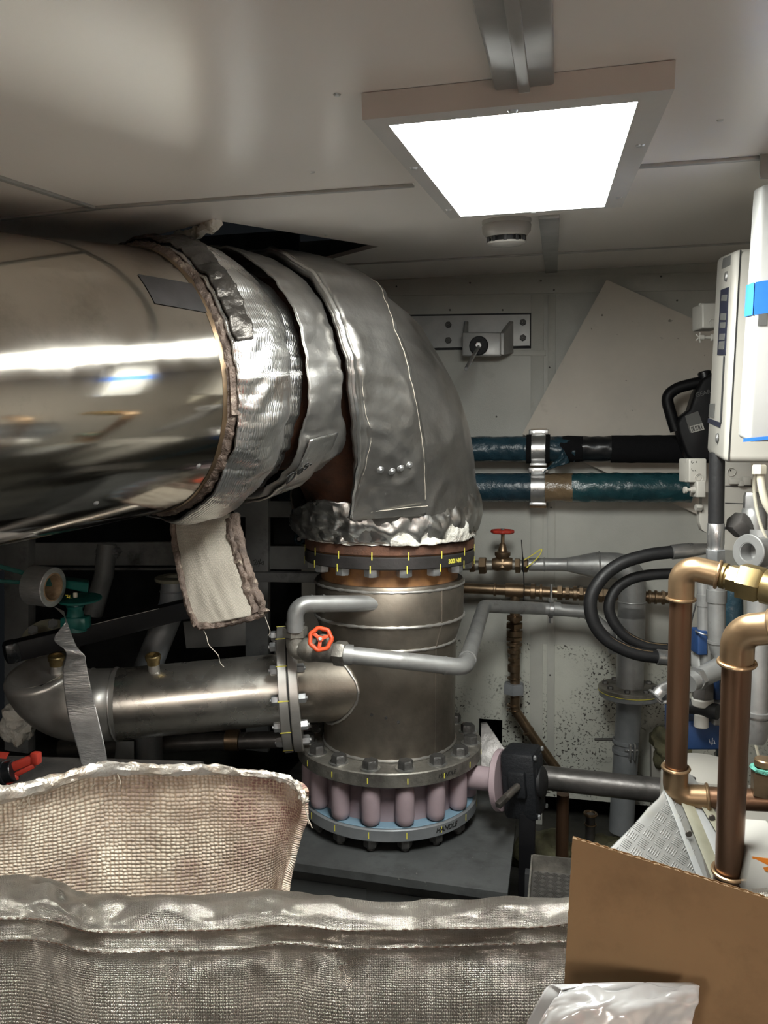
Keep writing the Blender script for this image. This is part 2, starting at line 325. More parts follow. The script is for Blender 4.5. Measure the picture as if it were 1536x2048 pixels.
def obj(name, mb, m, parent=None, label=None, cat_=None, group=None, kind=None, solid=0, soff=0):
    if isinstance(m, str): m = M[m]
    if parent is not None: L = WL[parent.name]
    else:
        xs = [p.x for p in mb.v]; ys = [p.y for p in mb.v]; zs = [p.z for p in mb.v]
        L = V(((min(xs) + max(xs)) / 2, (min(ys) + max(ys)) / 2, min(zs)))
    o = bpy.data.objects.new(name, mesh_of(name, mb, m, L)); COL.objects.link(o)
    if parent is not None: o.parent = parent
    else: o.location = L
    WL[o.name] = L
    if solid: md = o.modifiers.new('solid', 'SOLIDIFY'); md.thickness = solid; md.offset = soff
    finish(o, label, cat_, group, kind); return o
def struct(name, mb, m): return obj(name, mb, m, kind='structure')
def put(src, parent, loc, ax, spin=0):             # a copy of a part, standing at loc along ax
    o = src.copy(); COL.objects.link(o); o.parent = parent; place(o, parent, loc, ax, spin); return o
def place(o, parent, loc, ax, spin=0):
    u, v, w_ = fr(ax); R = Matrix((u, v, w_)).transposed().to_4x4() @ Matrix.Rotation(spin, 4, 'Z')
    R.translation = loc - WL[parent.name]; o.matrix_local = R; WL[o.name] = loc
def proto(name, mb, m):                            # a part modelled at the origin, placed by place()
    if isinstance(m, str): m = M[m]
    o = bpy.data.objects.new(name, mesh_of(name, mb, m, V((0, 0, 0)))); return o
def many(name, mb, m, parent, spots, subs=()):     # spots: (loc, axis, spin); subs: (name, mb, mat) sub-parts
    p = proto(name, mb, m); ps = [proto(a, b, c) for a, b, c in subs]
    for i, (l, ax, sp) in enumerate(spots):
        o = p if i == 0 else p.copy(); COL.objects.link(o); o.parent = parent; place(o, parent, l, ax, sp)
        for q in ps:
            c = q if i == 0 else q.copy(); COL.objects.link(c); c.parent = o
def text_mb(s, size, O, X, Y, N, depth=.0004, fn=None, shear=0, wgt=0):
    cu = bpy.data.curves.new('t', 'FONT'); cu.body = s; cu.size = size; cu.align_x = 'CENTER'; cu.align_y = 'CENTER'; cu.extrude = depth; cu.shear = shear; cu.offset = wgt
    o = bpy.data.objects.new('t', cu); COL.objects.link(o); dg = bpy.context.evaluated_depsgraph_get()
    me = bpy.data.meshes.new_from_object(o.evaluated_get(dg)); bpy.data.objects.remove(o); bpy.data.curves.remove(cu)
    mb = MB(); mb.add([(fn(v.co) if fn else O + X * v.co.x + Y * v.co.y + N * v.co.z) for v in me.vertices], [tuple(p.vertices) for p in me.polygons], False)
    bpy.data.meshes.remove(me); return mb
def strokes(pl, r, fnmap):                         # pl: list of 2D polylines -> thin tubes
    mb = MB()
    for l in pl: mb.sweep([fnmap(x, y) for x, y in l], r, 5)
    return mb
# ------------------------------------------------------------------ THE SETTING
X0, X1, Y0, Y1 = -2.9, 1.5, -2.4, YB
def cp(x, y, off=0): return V((x, y, ceilz(y) - off))
o4 = [cp(X0, Y0), cp(X1, Y0), cp(X1, Y1), cp(X0, Y1)]
hole = [onC(250, 486), onC(432, 441), onC(757, 493), onC(600, 535)]
hole = [V((p.x, p.y, ceilz(p.y))) for p in hole]
mb = MB()
ha, hb, hc, hd = hole          # near-left, near-right, far-right, far-left
for q in ([o4[0], o4[1], hb, ha], [o4[1], o4[2], hc, hb], [o4[2], o4[3], hd, hc], [o4[3], o4[0], ha, hd]):
    mb.slab(q, V((0, 0, .012)))
struct('ceiling', mb, 'ceiling')
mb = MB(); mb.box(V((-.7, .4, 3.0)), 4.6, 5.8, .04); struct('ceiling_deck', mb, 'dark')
def cstrip(n, a, b, wd, th=.005, m='trim'):
    p = onC(*a); q = onC(*b); mb = MB(); mb.bar(p - CN * th / 2, q - CN * th / 2, th, wd, CN, .0008); return struct(n, mb, m)
cstrip('trim_1', (-60, 334), (187, 413), .012)
cstrip('trim_2', (-300, 470), (197, 413), .014)
cstrip('trim_3', (190, 413), (828, 368), .012)
cstrip('trim_4', (1278, 330), (1560, 310), .014)
cstrip('trim_7', (690, 528), (1500, 484), .012)
mb = MB()
pa, pb = onC(1013, -120), onC(1052, 176)
mb.bar(pa - CN * .006, pb - CN * .006, .012, .062, CN, .003); mb.bar(pa - CN * .014, pb - CN * .014, .006, .012, CN, .001)
struct('trim_5', mb, 'trim')
mb = MB(); pa, pb = onC(1098, 430), onC(1103, 543); mb.bar(pa - CN * .004, pb - CN * .004, .008, .045, CN, .001); struct('trim_6', mb, 'trim')
# ceiling screws
mb0 = MB(); mb0.lathe([(0, .002), (.003, .0018), (.0045, 0), (.005, -.001)], V((0, 0, 0)), V((0, 0, 1)), 12)
SCREW = mesh_of('screw', mb0, M['washer'], V((0, 0, 0)))
for px, py, lb_ in ((674, 189, 'left of the light panel frame'), (625, 344, 'in the middle of the large ceiling panel'), (934, 182, 'in front of the near edge of the light panel'), (433, 438, 'at the corner of the ceiling opening'), (652, 470, 'beside the ceiling opening, right of its corner'), (178, 412, 'where the ceiling strips meet at the left'), (1440, 240, 'at the right side of the ceiling')):
    q = onC(px, py); o = bpy.data.objects.new('screw', SCREW); COL.objects.link(o); u, v_, w_ = fr(-CN)
    R = Matrix((u, v_, w_)).transposed().to_4x4(); R.translation = q; o.matrix_world = R
    finish(o, 'small round head screw ' + lb_, 'screw', 'ceiling panel screws', None)
# back wall: sound part to the right, open frames to the left
XL = W(604, 1300, 0).x
mb = MB(); mb.box(V(((XL + 2.6) / 2, YB + .01, 1.575)), 2.6 - XL, .02, 1.65, bev=0); struct('wall_back', mb, 'wall_clean')
lz = .75; zl = .12
mb = MB()
# lower wall with a dark square opening beside the vessel
a, b = W(958, 1437, 0), W(1004, 1490, 0)
for (xa, xb, za, zb) in ((XL, a.x, zl, lz), (b.x, 2.6, zl, lz), (a.x, b.x, a.z, lz), (a.x, b.x, zl, b.z)):
    mb.box(V(((xa + xb) / 2, YB + .01, (za + zb) / 2)), xb - xa, .02, zb - za, bev=0)
struct('wall_lower', mb, 'wall')
mb = MB(); mb.box(V(((X0 + XL) / 2, YB + .01, 1.95)), XL - X0, .02, 1.0, bev=0); struct('wall_upper', mb, 'frame')
mb = MB(); mb.box(V((0, YB + .75, 1.0)), 6, .04, 2.4, bev=0); struct('wall_outer', mb, 'dark')
mb = MB(); mb.box(V((X0, .4, 1.2)), .04, 5.9, 2.6, bev=0); struct('wall_left', mb, 'dark')
mb = MB(); mb.box(V((X1, .4, 1.2)), .04, 5.9, 2.6, bev=0); struct('wall_right', mb, 'cream')
mb = MB(); mb.box(V((-.7, Y0, 1.2)), 4.6, .04, 2.6, bev=0); struct('wall_front', mb, 'cream')
mb = MB(); mb.box(V((-.7, .8, -.02)), 4.8, 7, .04, bev=0); struct('floor', mb, 'floor')
# wall battens
def wbatten(n, a, b, wd, th, m='wall_clean', off=0):
    p, q = W(*a, off), W(*b, off); mb = MB(); Yv = V((0, -1, 0)); mb.bar(p + Yv * th / 2, q + Yv * th / 2, th, wd, Yv, .001); return struct(n, mb, m)
wbatten('trim_8', (700, 578), (1560, 560), .065, .006)
wbatten('trim_9', (1075, 590), (1072, 1660), .05, .004)
wbatten('trim_10', (1104, 590), (1101, 1560), .03, .008)
wbatten('trim_11', (930, 706), (1092, 706), .022, .005)
mb = MB(); 
for px, py in ((793, 573), (940, 566), (900, 620), (1005, 620), (1082, 562), (1108, 580), (1322, 553), (1354, 601), (993, 833), (1099, 735), (1102, 1015), (1100, 1350), (1058, 848)):
    q = W(px, py, .008); mb.cyl(q, V((0, -1, 0)), .0035, .003, 10, .001)
obj('rivet', mb, 'dark_bolt', label='dark rivets scattered over the back wall battens', cat_='rivets', kind='stuff')

# ------------------------------------------------------------------ LAMP, DETECTOR
oc = [onC(*q, .028) for q in ((713, 240), (1350, 179), (1241, 418), (904, 434))]
xa = (oc[0].x + oc[3].x) / 2; xb = (oc[1].x + oc[2].x) / 2; ya = (oc[0].y + oc[1].y) / 2; yb = (oc[2].y + oc[3].y) / 2
ic = [onC(*q, .028) for q in ((780, 248), (1275, 207), (1208, 415), (918, 432))]
xc = (ic[0].x + ic[3].x) / 2; xd = (ic[1].x + ic[2].x) / 2; yc = (ic[0].y + ic[1].y) / 2; yd = (ic[2].y + ic[3].y) / 2
def lamp(dx, dy, label, m):
    c4 = [cp(x + dx, y + dy, .028) for x, y in ((xa, ya), (xb, ya), (xb, yb), (xa, yb))]
    i4 = [cp(x + dx, y + dy, .028) for x, y in ((xc, yc), (xd, yc), (xd, yd), (xc, yd))]
    t = thing('ceiling_light', label, 'lamp', (sum(c4, V((0, 0, 0))) / 4) + CN * .028)
    mb = MB(); mb.ringslab(c4, i4, CN * .027); obj('frame', mb, 'frame_white', t)
    mb = MB(); mb.slab([q + CN * .002 for q in i4], CN * .01); obj('diffuser', mb, m, t)
    sp = []
    for u, v_ in ((.5, -.0), (.0, .35), (1.0, .32), (.0, .85), (1, .85), (.5, 1.0)):
        x = xa + (xb - xa) * u; y = ya + (yb - ya) * v_
        x += (.012 if u == 0 else -.012 if u == 1 else 0); y += (.02 if v_ == 0 else -.014 if v_ == 1 else 0)
        sp.append((cp(x + dx, y + dy, .028), -CN, 0))
    many('screw', MB().lathe([(0, .0025), (.004, .0022), (.006, 0)], V((0, 0, 0)), V((0, 0, 1)), 12), 'galv', t, sp)
    return t
lamp(0, 0, 'bright square ceiling light panel with white frame and screws', 'lamp')
lamp(-.55, -2.3, 'second ceiling light panel behind the camera', 'lamp2')
lamp(.75, -2.3, 'ceiling light panel behind the camera at the right wall', 'lamp2')
c = onC(1013, 440); t = thing('smoke_detector', 'round cream smoke detector on the ceiling below the light panel', 'smoke detector', c)
D = -CN; R_ = rp(49, (c - CAM).dot(FW))
obj('base_plate', MB().lathe([(0, 0), (R_, 0), (R_, .006), (R_ * .95, .009), (0, .009)], c, D, 40), 'boxcream', t)
obj('body', MB().lathe([(0, .009), (R_ * .97, .009), (R_ * 1.0, .013), (R_ * .98, .026), (R_ * .86, .034), (R_ * .84, .036), (0, .036)], c, D, 40), 'boxcream', t)
mb = MB(); u, v_, w_ = fr(D)
for i in range(10):
    a = 2 * PI * i / 10; e = u * math.cos(a) + v_ * math.sin(a); f_ = w_.cross(e); mb.box(c + w_ * .041 + e * R_ * .76, .006, .008, .014, e, f_, w_, .001)
mb.lathe([(0, .034), (R_ * .6, .034), (R_ * .6, .048), (0, .048)], c, D, 30); obj('chamber', mb, 'ink', t)
obj('cap', MB().lathe([(0, .047), (R_ * .8, .047), (R_ * .78, .051), (R_ * .6, .056), (0, .058)], c, D, 40), 'boxcream', t)

# ------------------------------------------------------------------ EXHAUST DUCT, ELBOW AND LAGGING
A = P(779, 1120, 2.37)
C1 = V((-.8725, 1.5102, 1.658)); EL = math.radians(7)
Uh = V((A.x - C1.x, A.y - C1.y, 0)); LL = Uh.length; Uh.normalize(); AV = V((Uh.y, -Uh.x, 0)); RB = .45
ANG = PI / 2 + EL; U0 = Uh * math.cos(EL) + ZZ * math.sin(EL); N0 = -Uh * math.sin(EL) + ZZ * math.cos(EL)
KK = C1 + Uh * LL + ZZ * (LL * math.tan(EL)); LS = (KK - C1).length - RB * math.tan(ANG / 2); BC = C1 + U0 * LS - N0 * RB
def frm(s):
    if s < LS: return C1 + U0 * s, N0
    t = (s - LS) / RB
    if t < ANG: n = N0 * math.cos(t) + U0 * math.sin(t); return BC + n * RB, n
    return BC + Uh * RB - ZZ * (s - LS - ANG * RB), Uh
def surf(s, th, R):
    c, n = frm(s); return c + (AV * math.cos(th) + n * math.sin(th)) * R
def shell(fs0, fs1, fR, n=72, m=30, th0=0, th1=2 * PI, close=True):   # sheet between two edges s0(theta), s1(theta)
    mb = MB(); vs = []; uv = []
    c = n if close else n + 1
    for i in range(m + 1):
        for j in range(c):
            th = th0 + (th1 - th0) * j / n; s = fs0(th) + (fs1(th) - fs0(th)) * i / m
            vs.append(surf(s, th, fR(s, th, i / m))); uv.append((th * .28, s))
    fs = [(i * c + j, i * c + (j + 1) % c, (i + 1) * c + (j + 1) % c, (i + 1) * c + j) for i in range(m) for j in range(n)]
    return mb.add(vs, fs, True, uv)
ZT = zat(A, 1073)                       # top face of the upper flange
S_END = LS + ANG * RB + (KK.z - RB - 0 - ZT) if False else None
def s_at_z(z): return LS + ANG * RB + (BC.z - z)
SE = s_at_z(ZT)
# polished duct
t = thing('exhaust_duct', 'large polished steel exhaust duct entering from the left', 'duct', C1 - U0 * .6 - ZZ * .28)
RD = .277
mb = MB(); mb.sweep([C1 - U0 * x for x in (1.6, 1.3, 1.0, .7, .45, .25, .12, .04, 0)], RD, 96); obj('duct_shell', mb, 'chrome', t)
obj('lap_band', MB().sweep([C1 - U0 * x for x in (.56, .5)], RD + .0012, 96, False), 'chrome', t, solid=.001)
aa, bb, _ = fr(U0)
def dpt(x, px_th, r=RD): # point on duct: x before rim, th in AV/N0 frame
    return C1 - U0 * x + (AV * math.cos(px_th) + N0 * math.sin(px_th)) * r
mb = MB()
for q in range(0, 40):
    pass
pv_ = [(dpt(.006 + .114 * i_ / 6, .44 + .06 * i_ / 6 + .25 * j_ / 8, RD + .0012)) for i_ in range(7) for j_ in range(9)]
mb.add(pv_, [(i_ * 9 + j_, i_ * 9 + j_ + 1, (i_ + 1) * 9 + j_ + 1, (i_ + 1) * 9 + j_) for i_ in range(6) for j_ in range(8)])
obj('patch', mb, 'black_steel', t)
obj('edge_bead', MB().sweep([C1 + U0 * (x) for x in (-.012, -.004, .004)], [RD + .0005, RD + .0022, RD + .0005], 96, False), 'bronze', t, label='heat-discoloured end bead')
many('screw', MB().lathe([(0, .003), (.004, .002), (.006, 0)], V((0, 0, 0)), V((0, 0, 1)), 12), 'galv', t,
     [(dpt(x, a), (AV * math.cos(a) + N0 * math.sin(a)), 0) for x, a in ((.045, -.66), (.25, -.86), (.5, -.9), (.8, -.95))])
# bare elbow inside the lagging
t = thing('exhaust_elbow', 'rusty bare exhaust elbow showing between the lagging wraps', 'pipe', A + ZZ * (ZT - A.z))
mb = MB(); mb.sweep([frm(s)[0] for s in [i * SE / 40 for i in range(41)]], .236, 64); obj('elbow_pipe', mb, 'rust', t)
dg = math.degrees
# taped lagging ring
def wr(s, th, k=1.0):
    return k * (.006 * nz(s * 7 + 3, math.cos(th) * 4, math.sin(th) * 4) + .003 * nz(s * 6, math.cos(th) * 12, math.sin(th) * 12) + .0012 * nz(s * 30, math.cos(th) * 28, math.sin(th) * 28))
def R1(s, th, v):
    low = .5 + .5 * math.sin(-th)         # sags at the underside
    return .268 + .038 * math.sin(PI * min(1, v * 1.15 + .08)) ** .6 + .0035 * math.sin(th * 34 + 6 * nz(s * 12, th * 2)) * sm(nz(th * 2.2, s * 4, 5), -.1, .4) - .012 * v + .012 * low + wr(s * 1.2, th) * 1.2 + .004 * math.sin(th * 23 + s * 30) * nz(th * 2, s * 7)
t = thing('lagging_ring', 'bulging lagging ring wrapped in shiny silver tape around the duct end', 'insulation', C1 + U0 * .1 - ZZ * .3)
obj('tape_wrap', shell(lambda th: .012, lambda th: .225 + .012 * math.sin(th * 3), R1, 200, 44), 'foilrib', t, solid=.003)
mb = shell(lambda th: -.006 + .004 * nz(th * 6, 2), lambda th: .028 + .006 * nz(th * 5), lambda s, th, v: .268 + .016 * math.sin(PI * v) + .006 * nz(th * 22, v * 3) + .004 * nz(th * 60, v * 5), 220, 8)
obj('charred_hem', mb, 'edge', t, solid=.006, label='brown charred hem of the ring')
mb = shell(lambda th: .016, lambda th: .06 + .045 * math.exp(-((dg(th) - 85) / 30) ** 2) + .012 * nz(th * 7), lambda s, th, v: R1(s, th, s / .22) + .0035 + .005 * nz(th * 30, s * 30), 110, 14, math.radians(12), math.radians(150), False)
obj('sooty_foil', mb, 'soot', t, solid=.003, label='soot-darkened crumpled foil at the top')
mb = MB(); mb.slab([dpt(-.03, .05, .293), dpt(-.03, -.27, .296), dpt(.0, -.27, .286), dpt(.0, .05, .283)], AV * .004); obj('torn_tape', mb, 'edge', t)
# dark inner ring
t = thing('inner_lagging', 'dull grey lagging ring between the taped ring and the elbow jacket', 'insulation', C1 + U0 * .28 - ZZ * .3)
obj('cloth_wrap', shell(lambda th: .215, lambda th: interp((dg(th) + 180) % 360 - 180, [-180, -100, -75, -60, -48, -40, -30, -20, 0, 90, 180], [.32, .30, .30, .345, .43, .42, .375, .345, .33, .335, .32]) + .006 * nz(th * 6), lambda s, th, v: .290 - .016 * v * v + wr(s, th, 1.5) + .005 * math.sin(s * 60 + 3 * nz(th * 2)) * nz(th * 3, 5), 200, 36), 'foilgrey', t, solid=.005)
mb = shell(lambda th: .235, lambda th: .335 + .02 * nz(th * 3), lambda s, th, v: .299 - .012 * v + wr(s, th, .8), 60, 10, math.radians(-88), math.radians(-30), False)
obj('loose_flap', mb, 'foilrib', t, solid=.004)
best = None
for ti in range(-85, -30):
    for si in range(20, 45):
        q_ = surf(si * .01, math.radians(ti), .303); v_ = q_ - CAM; d_ = v_.dot(FW); e_ = (768 + F * v_.dot(RT) / d_ - 590) ** 2 + (1024 - F * v_.dot(UP) / d_ - 943) ** 2
        if best is None or e_ < best[0]: best = (e_, q_, si * .01, math.radians(ti))
_, q0, s_, th_ = best; c_, n_ = frm(s_); nn = (AV * math.cos(th_) + n_ * math.sin(th_))
tx = (RT * .85 + ZZ * .45); tx = (tx - nn * tx.dot(nn)).normalized(); ty = nn.cross(tx)
obj('pen_note', text_mb('Des.', .042, q0 + nn * .004, tx, ty, nn, .0008, shear=.4, wgt=.0006), 'ink', t, label='black handwriting')
# elbow jacket
dg = math.degrees
def body0(th):
    a = (dg(th) + 180) % 360 - 180
    return interp(a, [-180, -140, -100, -80, -70, -60, -50, -40, -30, -20, 0, 40, 90, 180], [.86, .93, .95, .93, .9, .7, .56, .48, .43, .4, .37, .37, .39, .86])
def Rb(s, th, v):
    r = interp(s, [.3, .45, .6, .8, .9, 1.0, 1.1, 1.3], [.27, .283, .294, .292, .280, .268, .257, .262])
    cr_ = 1 - abs(nz(s * 4 + 2, math.cos(th) * 2.2, math.sin(th) * 2.2)) * 2.2
    return r + wr(s * .7, th, .8) + .005 * nz(s * 3, math.cos(th) * 3, math.sin(th) * 3) + .006 * max(0, cr_) ** 3
t = thing('elbow_jacket', 'grey foil cloth lagging jacket over the exhaust elbow above the flange', 'insulation', A + ZZ * (ZT - A.z))
obj('jacket_body', shell(body0, lambda th: SE - .03 + .012 * nz(th * 4, 1), Rb, 160, 70), 'foilgrey', t, solid=.006, soff=1)
# crumpled foil skirt and torn white fibre at its foot
def Rs(s, th, v):
    a = (dg(th) + 180) % 360 - 180
    return .262 + .016 * math.exp(-((a + 125) / 30) ** 2) + .016 * math.sin(PI * v) + .010 * nz(math.cos(th) * 9, math.sin(th) * 9, s * 12) + .006 * nz(math.cos(th) * 25, math.sin(th) * 25, s * 25)
obj('foil_skirt', shell(lambda th: SE - .135 - .2 * math.exp(-(((dg(th) + 180) % 360 - 180 + 88) / 34) ** 2) + .02 * nz(th * 2, 9), lambda th: SE - .022 + .020 * nz(math.cos(th) * 6, math.sin(th) * 6, 3) + .012 * nz(th * 20, 1), Rs, 220, 26), 'foil', t, solid=.003, soff=1)
obj('torn_fibre', shell(lambda th: SE - .05, lambda th: SE - .008 + .01 * nz(th * 8, 5), lambda s, th, v: .25 + .012 * v + .008 * nz(th * 14, s * 30), 200, 10), 'fibre', t, label='torn white fibre edge')
mb = shell(lambda th: SE - .075 + .015 * nz(th * 9), lambda th: SE - .006 + .014 * nz(th * 7, 4), lambda s, th, v: .272 + .010 * nz(th * 6, s * 16) + .004 * nz(th * 20, s * 40), 90, 14, math.radians(-52), math.radians(2), False)
obj('torn_fibre', mb, 'fibre', t, label='torn white fibre edge', solid=.004)
# ragged left corner of the skirt
# strap blanket over the elbow
SLt, SLs = [-72, -70, -60, -50, -40, -30, -20, -10, 0, 10, 20, 30, 60, 90, 180], [.93, .9, .66, .52, .44, .39, .36, .345, .34, .335, .333, .333, .34, .36, .36]
SRt, SRs = [-70, -45, -31, -27, -20, -10, 0, 10, 20, 30, 50, 90, 180], [.915, .965, 1.0, .86, .73, .63, .57, .54, .52, .51, .53, .56, .56]
def Rst(s, th, v):
    e = .006 * (math.exp(-((v - .12) / .02) ** 2)) * -1
    return Rb(s, th, v) + .016 - .004 * sm(v, .8, 1) + .008 * (1 - sm(v, 0, .06)) * 0 + e + wr(s, th, .5)
t = thing('strap_blanket', 'wide silver insulation flap with four snaps draped over the elbow', 'insulation', surf(.95, math.radians(-55), .3))
obj('flap', shell(lambda th: interp(dg(th), SLt, SLs), lambda th: interp(dg(th), SRt, SRs), Rst, 150, 40, math.radians(-70), math.radians(175), False), 'foilgrey', t, solid=.014)
mb = MB()
def stl(v, a0, a1, n):
    pts = []
    for i in range(n + 1):
        th = math.radians(a0 + (a1 - a0) * i / n); s0, s1 = interp(dg(th), SLt, SLs), interp(dg(th), SRt, SRs); s = s0 + (s1 - s0) * v
        pts.append(surf(s, th, Rst(s, th, v) + .0075))
    return pts
for i, p_ in enumerate(range(1)): pass
pp = stl(.03, -69, 120, 90); mb.sweep(pp, .006, 6, fn=lambda i, a: .0018 * nz(i * .5, a)); obj('hem', mb, 'foil', t)
mb = MB(); mb.sweep(stl(.14, -67, 120, 120), .0007, 5); mb.sweep(stl(.93, -30, 120, 90), .0007, 5)
mb.sweep([surf(interp(a, SLt, SLs) * 0 + .875 + (a + 60) * .0026, math.radians(a), Rst(.9, math.radians(a), .5) + .0075) for a in range(-66, -28, 2)], .001, 5)
obj('stitching', mb, 'thread', t)
def snap_at(px, py):
    best = None
    for ti in range(-72, -20):
        for si in range(60, 102, 1):
            th = math.radians(ti); s = si * .01; q = surf(s, th, Rst(s, th, .5) + .007); v = q - CAM; d = v.dot(FW)
            e = (768 + F * v.dot(RT) / d - px) ** 2 + (1024 - F * v.dot(UP) / d - py) ** 2
            if best is None or e < best[0]: best = (e, q, s, th)
    _, q, s, th = best; c, n = frm(s); return q, (AV * math.cos(th) + n * math.sin(th)), 0
many('snap', MB().lathe([(0, .006), (.005, .006), (.007, .003), (.009, .0025), (.0105, 0)], V((0, 0, 0)), V((0, 0, 1)), 16), 'galv', t,
     [snap_at(*q) for q in ((760, 942), (783, 942), (800, 936), (818, 931))])
# hanging woven flap under the ring
rows = [[P(345, 1030, 1.86), P(352, 1095, 1.84), P(366, 1165, 1.80), P(378, 1215, 1.77), P(395, 1252, 1.75)][k] for k in range(5)]
R2_ = [P(470, 1028, 1.86), P(484, 1095, 1.84), P(500, 1150, 1.81), P(514, 1190, 1.79), P(529, 1226, 1.77)]
t = thing('hanging_flap', 'beige woven insulation flap hanging below the taped ring', 'insulation', P(440, 1240, 1.78))
gr = [[a_.lerp(b_, x) + FW * (-.012 * math.sin(PI * x)) for x in (0, .33, .66, 1)] for a_, b_ in zip(rows, R2_)]
obj('liner', MB().grid(gr, 40, 50, lambda u, v: .004 * nz(u * 3, v * 4) + .003 * nz(u * 9, v * 3)), 'weave2', t, solid=.008)
hem = cat(rows, 10); hb_ = [rows[-1].lerp(R2_[-1], x) + ZZ * (-.006 * math.sin(PI * x)) for x in (0, .2, .4, .6, .8, 1)]; hr = cat(R2_, 10)
mb = MB()
for l, r_, sd in ((hem, .007, 0), (cat(hb_, 8), .008, 3), (hr, .011, 5)):
    mb.sweep([p - FW * .004 for p in l], r_, 10, fn=lambda i, a, r_=r_, sd=sd: r_ * .55 * nz(i * .45 + sd, math.cos(a), math.sin(a)))
mb.sweep([p - FW * .006 - RT * .016 for p in hr[2:]], .010, 10, fn=lambda i, a: .006 * nz(i * .5 + 20, math.cos(a), math.sin(a)))
obj('hem', mb, 'edge', t, label='charred, crumbling hem')
mb = MB(); mb.sweep(cat([P(402, 1252, 1.75), P(412, 1270, 1.75), P(418, 1290, 1.75), P(436, 1310, 1.75), P(440, 1325, 1.76), P(448, 1334, 1.76)], 5), .0008, 5)
mb.sweep(cat([P(528, 1228, 1.77), P(534, 1244, 1.77), P(540, 1262, 1.77), P(536, 1272, 1.77)], 5), .0006, 5); obj('loose_thread', mb, 'thread', t)
# torn insulation at the ceiling opening
mb = MB(); mb.sweep(cat([onC(352, 466) - ZZ * .01, onC(385, 458) - ZZ * .012, onC(410, 447) - ZZ * .01, onC(434, 440) - ZZ * .006], 6), .013, 10, fn=lambda i, a: .009 * nz(i * .5, math.cos(a) * 1.4, math.sin(a) * 1.4))
obj('torn_insulation', mb, 'fibre', label='torn pale insulation scrap at the edge of the ceiling opening', cat_='insulation')
# ------------------------------------------------------------------ VERTICAL VESSEL
cf = V((-A.x, -A.y, 0)).normalized(); rt = V((-cf.y, cf.x, 0)); rt = rt if rt.dot(RT) > 0 else -rt
def dA(deg): a = math.radians(deg); return cf * math.cos(a) + rt * math.sin(a)
def AZ(z): return V((A.x, A.y, z))
def za(py): return zat(A, py)
AXZ = V((0, 0, 1))
z_t0, z_t1, z_t2, z_t3 = za(1073), za(1092), za(1094), za(1117)
z_b0, z_b1 = za(1474), za(1500)
zv1 = za(1577); zv2 = za(1600)
t = thing('exhaust_riser', 'weathered steel vertical exhaust vessel with bolted flanges', 'vessel', AZ(z_b1))
zb, zw1, zw2 = za(1152), za(1224), za(1270)
RBd, RLo = .2265, .202
n_ = MB(); n_.lathe([(.2, z_t3 - A.z), (.2, zb - A.z + .0), (RBd - .004, zb - A.z), (RBd, zb - A.z - .006), (RBd, zw1 - A.z), (RLo + .002, zw2 - A.z), (RLo, z_b0 - A.z)][::-1], A, AXZ, 96)
obj('body', n_, 'vessel', t)
for zz, rr in ((zw1, RBd), (zw2, RLo + .002), (za(1160), RBd - .001), (z_b0 + .004, RLo + .002)):
    mb = MB(); m_ = 90; mb.sweep([AZ(zz) + V((math.cos(2 * PI * i / m_), math.sin(2 * PI * i / m_), 0)) * rr for i in range(m_ + 1)], .0045, 8, False, fn=lambda i, a: .0012 * math.sin(i * 2.6))
    obj('weld_bead', mb, 'satin', t)
mb = MB(); mb.sweep([AZ(z) + dA(41) * r for z, r in ((za(1162), RBd), (zw1, RBd))], .003, 8); mb.sweep([AZ(z) + dA(41) * r for z, r in ((zw1, RBd), (zw2, RLo + .002), (z_b0 + .004, RLo))], .003, 8); obj('seam', mb, 'vessel', t)
mb = MB()
for dx, py in ((-16, 1388), (-3, 1392), (8, 1400)):
    q = AZ(za(py)) + dA(dx * .9) * (RLo + .0002); mb.cyl(q, dA(dx * .9), .005, .0006, 14, .0002)
obj('grease_spots', mb, 'dark_bolt', t)
obj('neck', MB().lathe([(.208, z_t3 - A.z), (.208, zb - A.z)], A, AXZ, 64), 'orange_gasket', t, label='heat-stained orange neck')
obj('upper_flange', MB().tubering(AZ(z_t1), AXZ, .19, .2575, z_t0 - z_t1, 96, .003), 'rust', t, label='rust brown flange plate')
obj('gasket', MB().tubering(AZ(z_t2), AXZ, .2, .2475, z_t1 - z_t2, 64, .0005), 'orange_gasket', t)
obj('lower_flange', MB().tubering(AZ(z_t3), AXZ, .19, .2580, z_t2 - z_t3, 96, .003), 'black_steel', t, label='blackened flange plate')
obj('foot_flange', MB().tubering(AZ(z_b1), AXZ, .19, .284, z_b0 - z_b1, 96, .003), 'flangegrey', t, label='grey steel foot flange')
ang = [11.25 + 22.5 * i - 1.0 for i in range(16)]
zero = V((0, 0, 0)); up0 = V((0, 0, 1))
def boltm(R, h, wash=None, stud=0, studr=.4):
    mb = MB(); z = 0
    mb.hex(V((0, 0, z)), up0, R, h)
    if stud: mb.cyl(V((0, 0, h * .9)), up0, R * studr, stud, 12, .001)
    return mb
many('nut', boltm(.0215, .022, stud=.004), 'zinc', t, [(AZ(z_t3) + dA(a) * .231, -AXZ, random.random() * 3) for a in ang])
many('bolt', boltm(.0205, .013), 'zinc', t, [(AZ(z_t0) + dA(a) * .231, AXZ, random.random() * 3) for a in ang])
many('bolt', boltm(.0225, .022), 'dark_bolt', t, [(AZ(z_b0 + .004) + dA(a) * .252, AXZ, random.random() * 3) for a in ang],
     subs=[('washer', MB().lathe([(0, -.0035), (.0285, -.0035), (.0285, 0), (0, 0)], zero, up0, 24), M['washer'])])
def marks(zc, R, offs, h=.02, wd=.003):
    mb = MB()
    for a in offs:
        d = dA(a); s_ = AXZ.cross(d); mb.box(AZ(zc) + d * (R + .0003), wd, .0008, h, s_, d, AXZ, 0)
    return mb
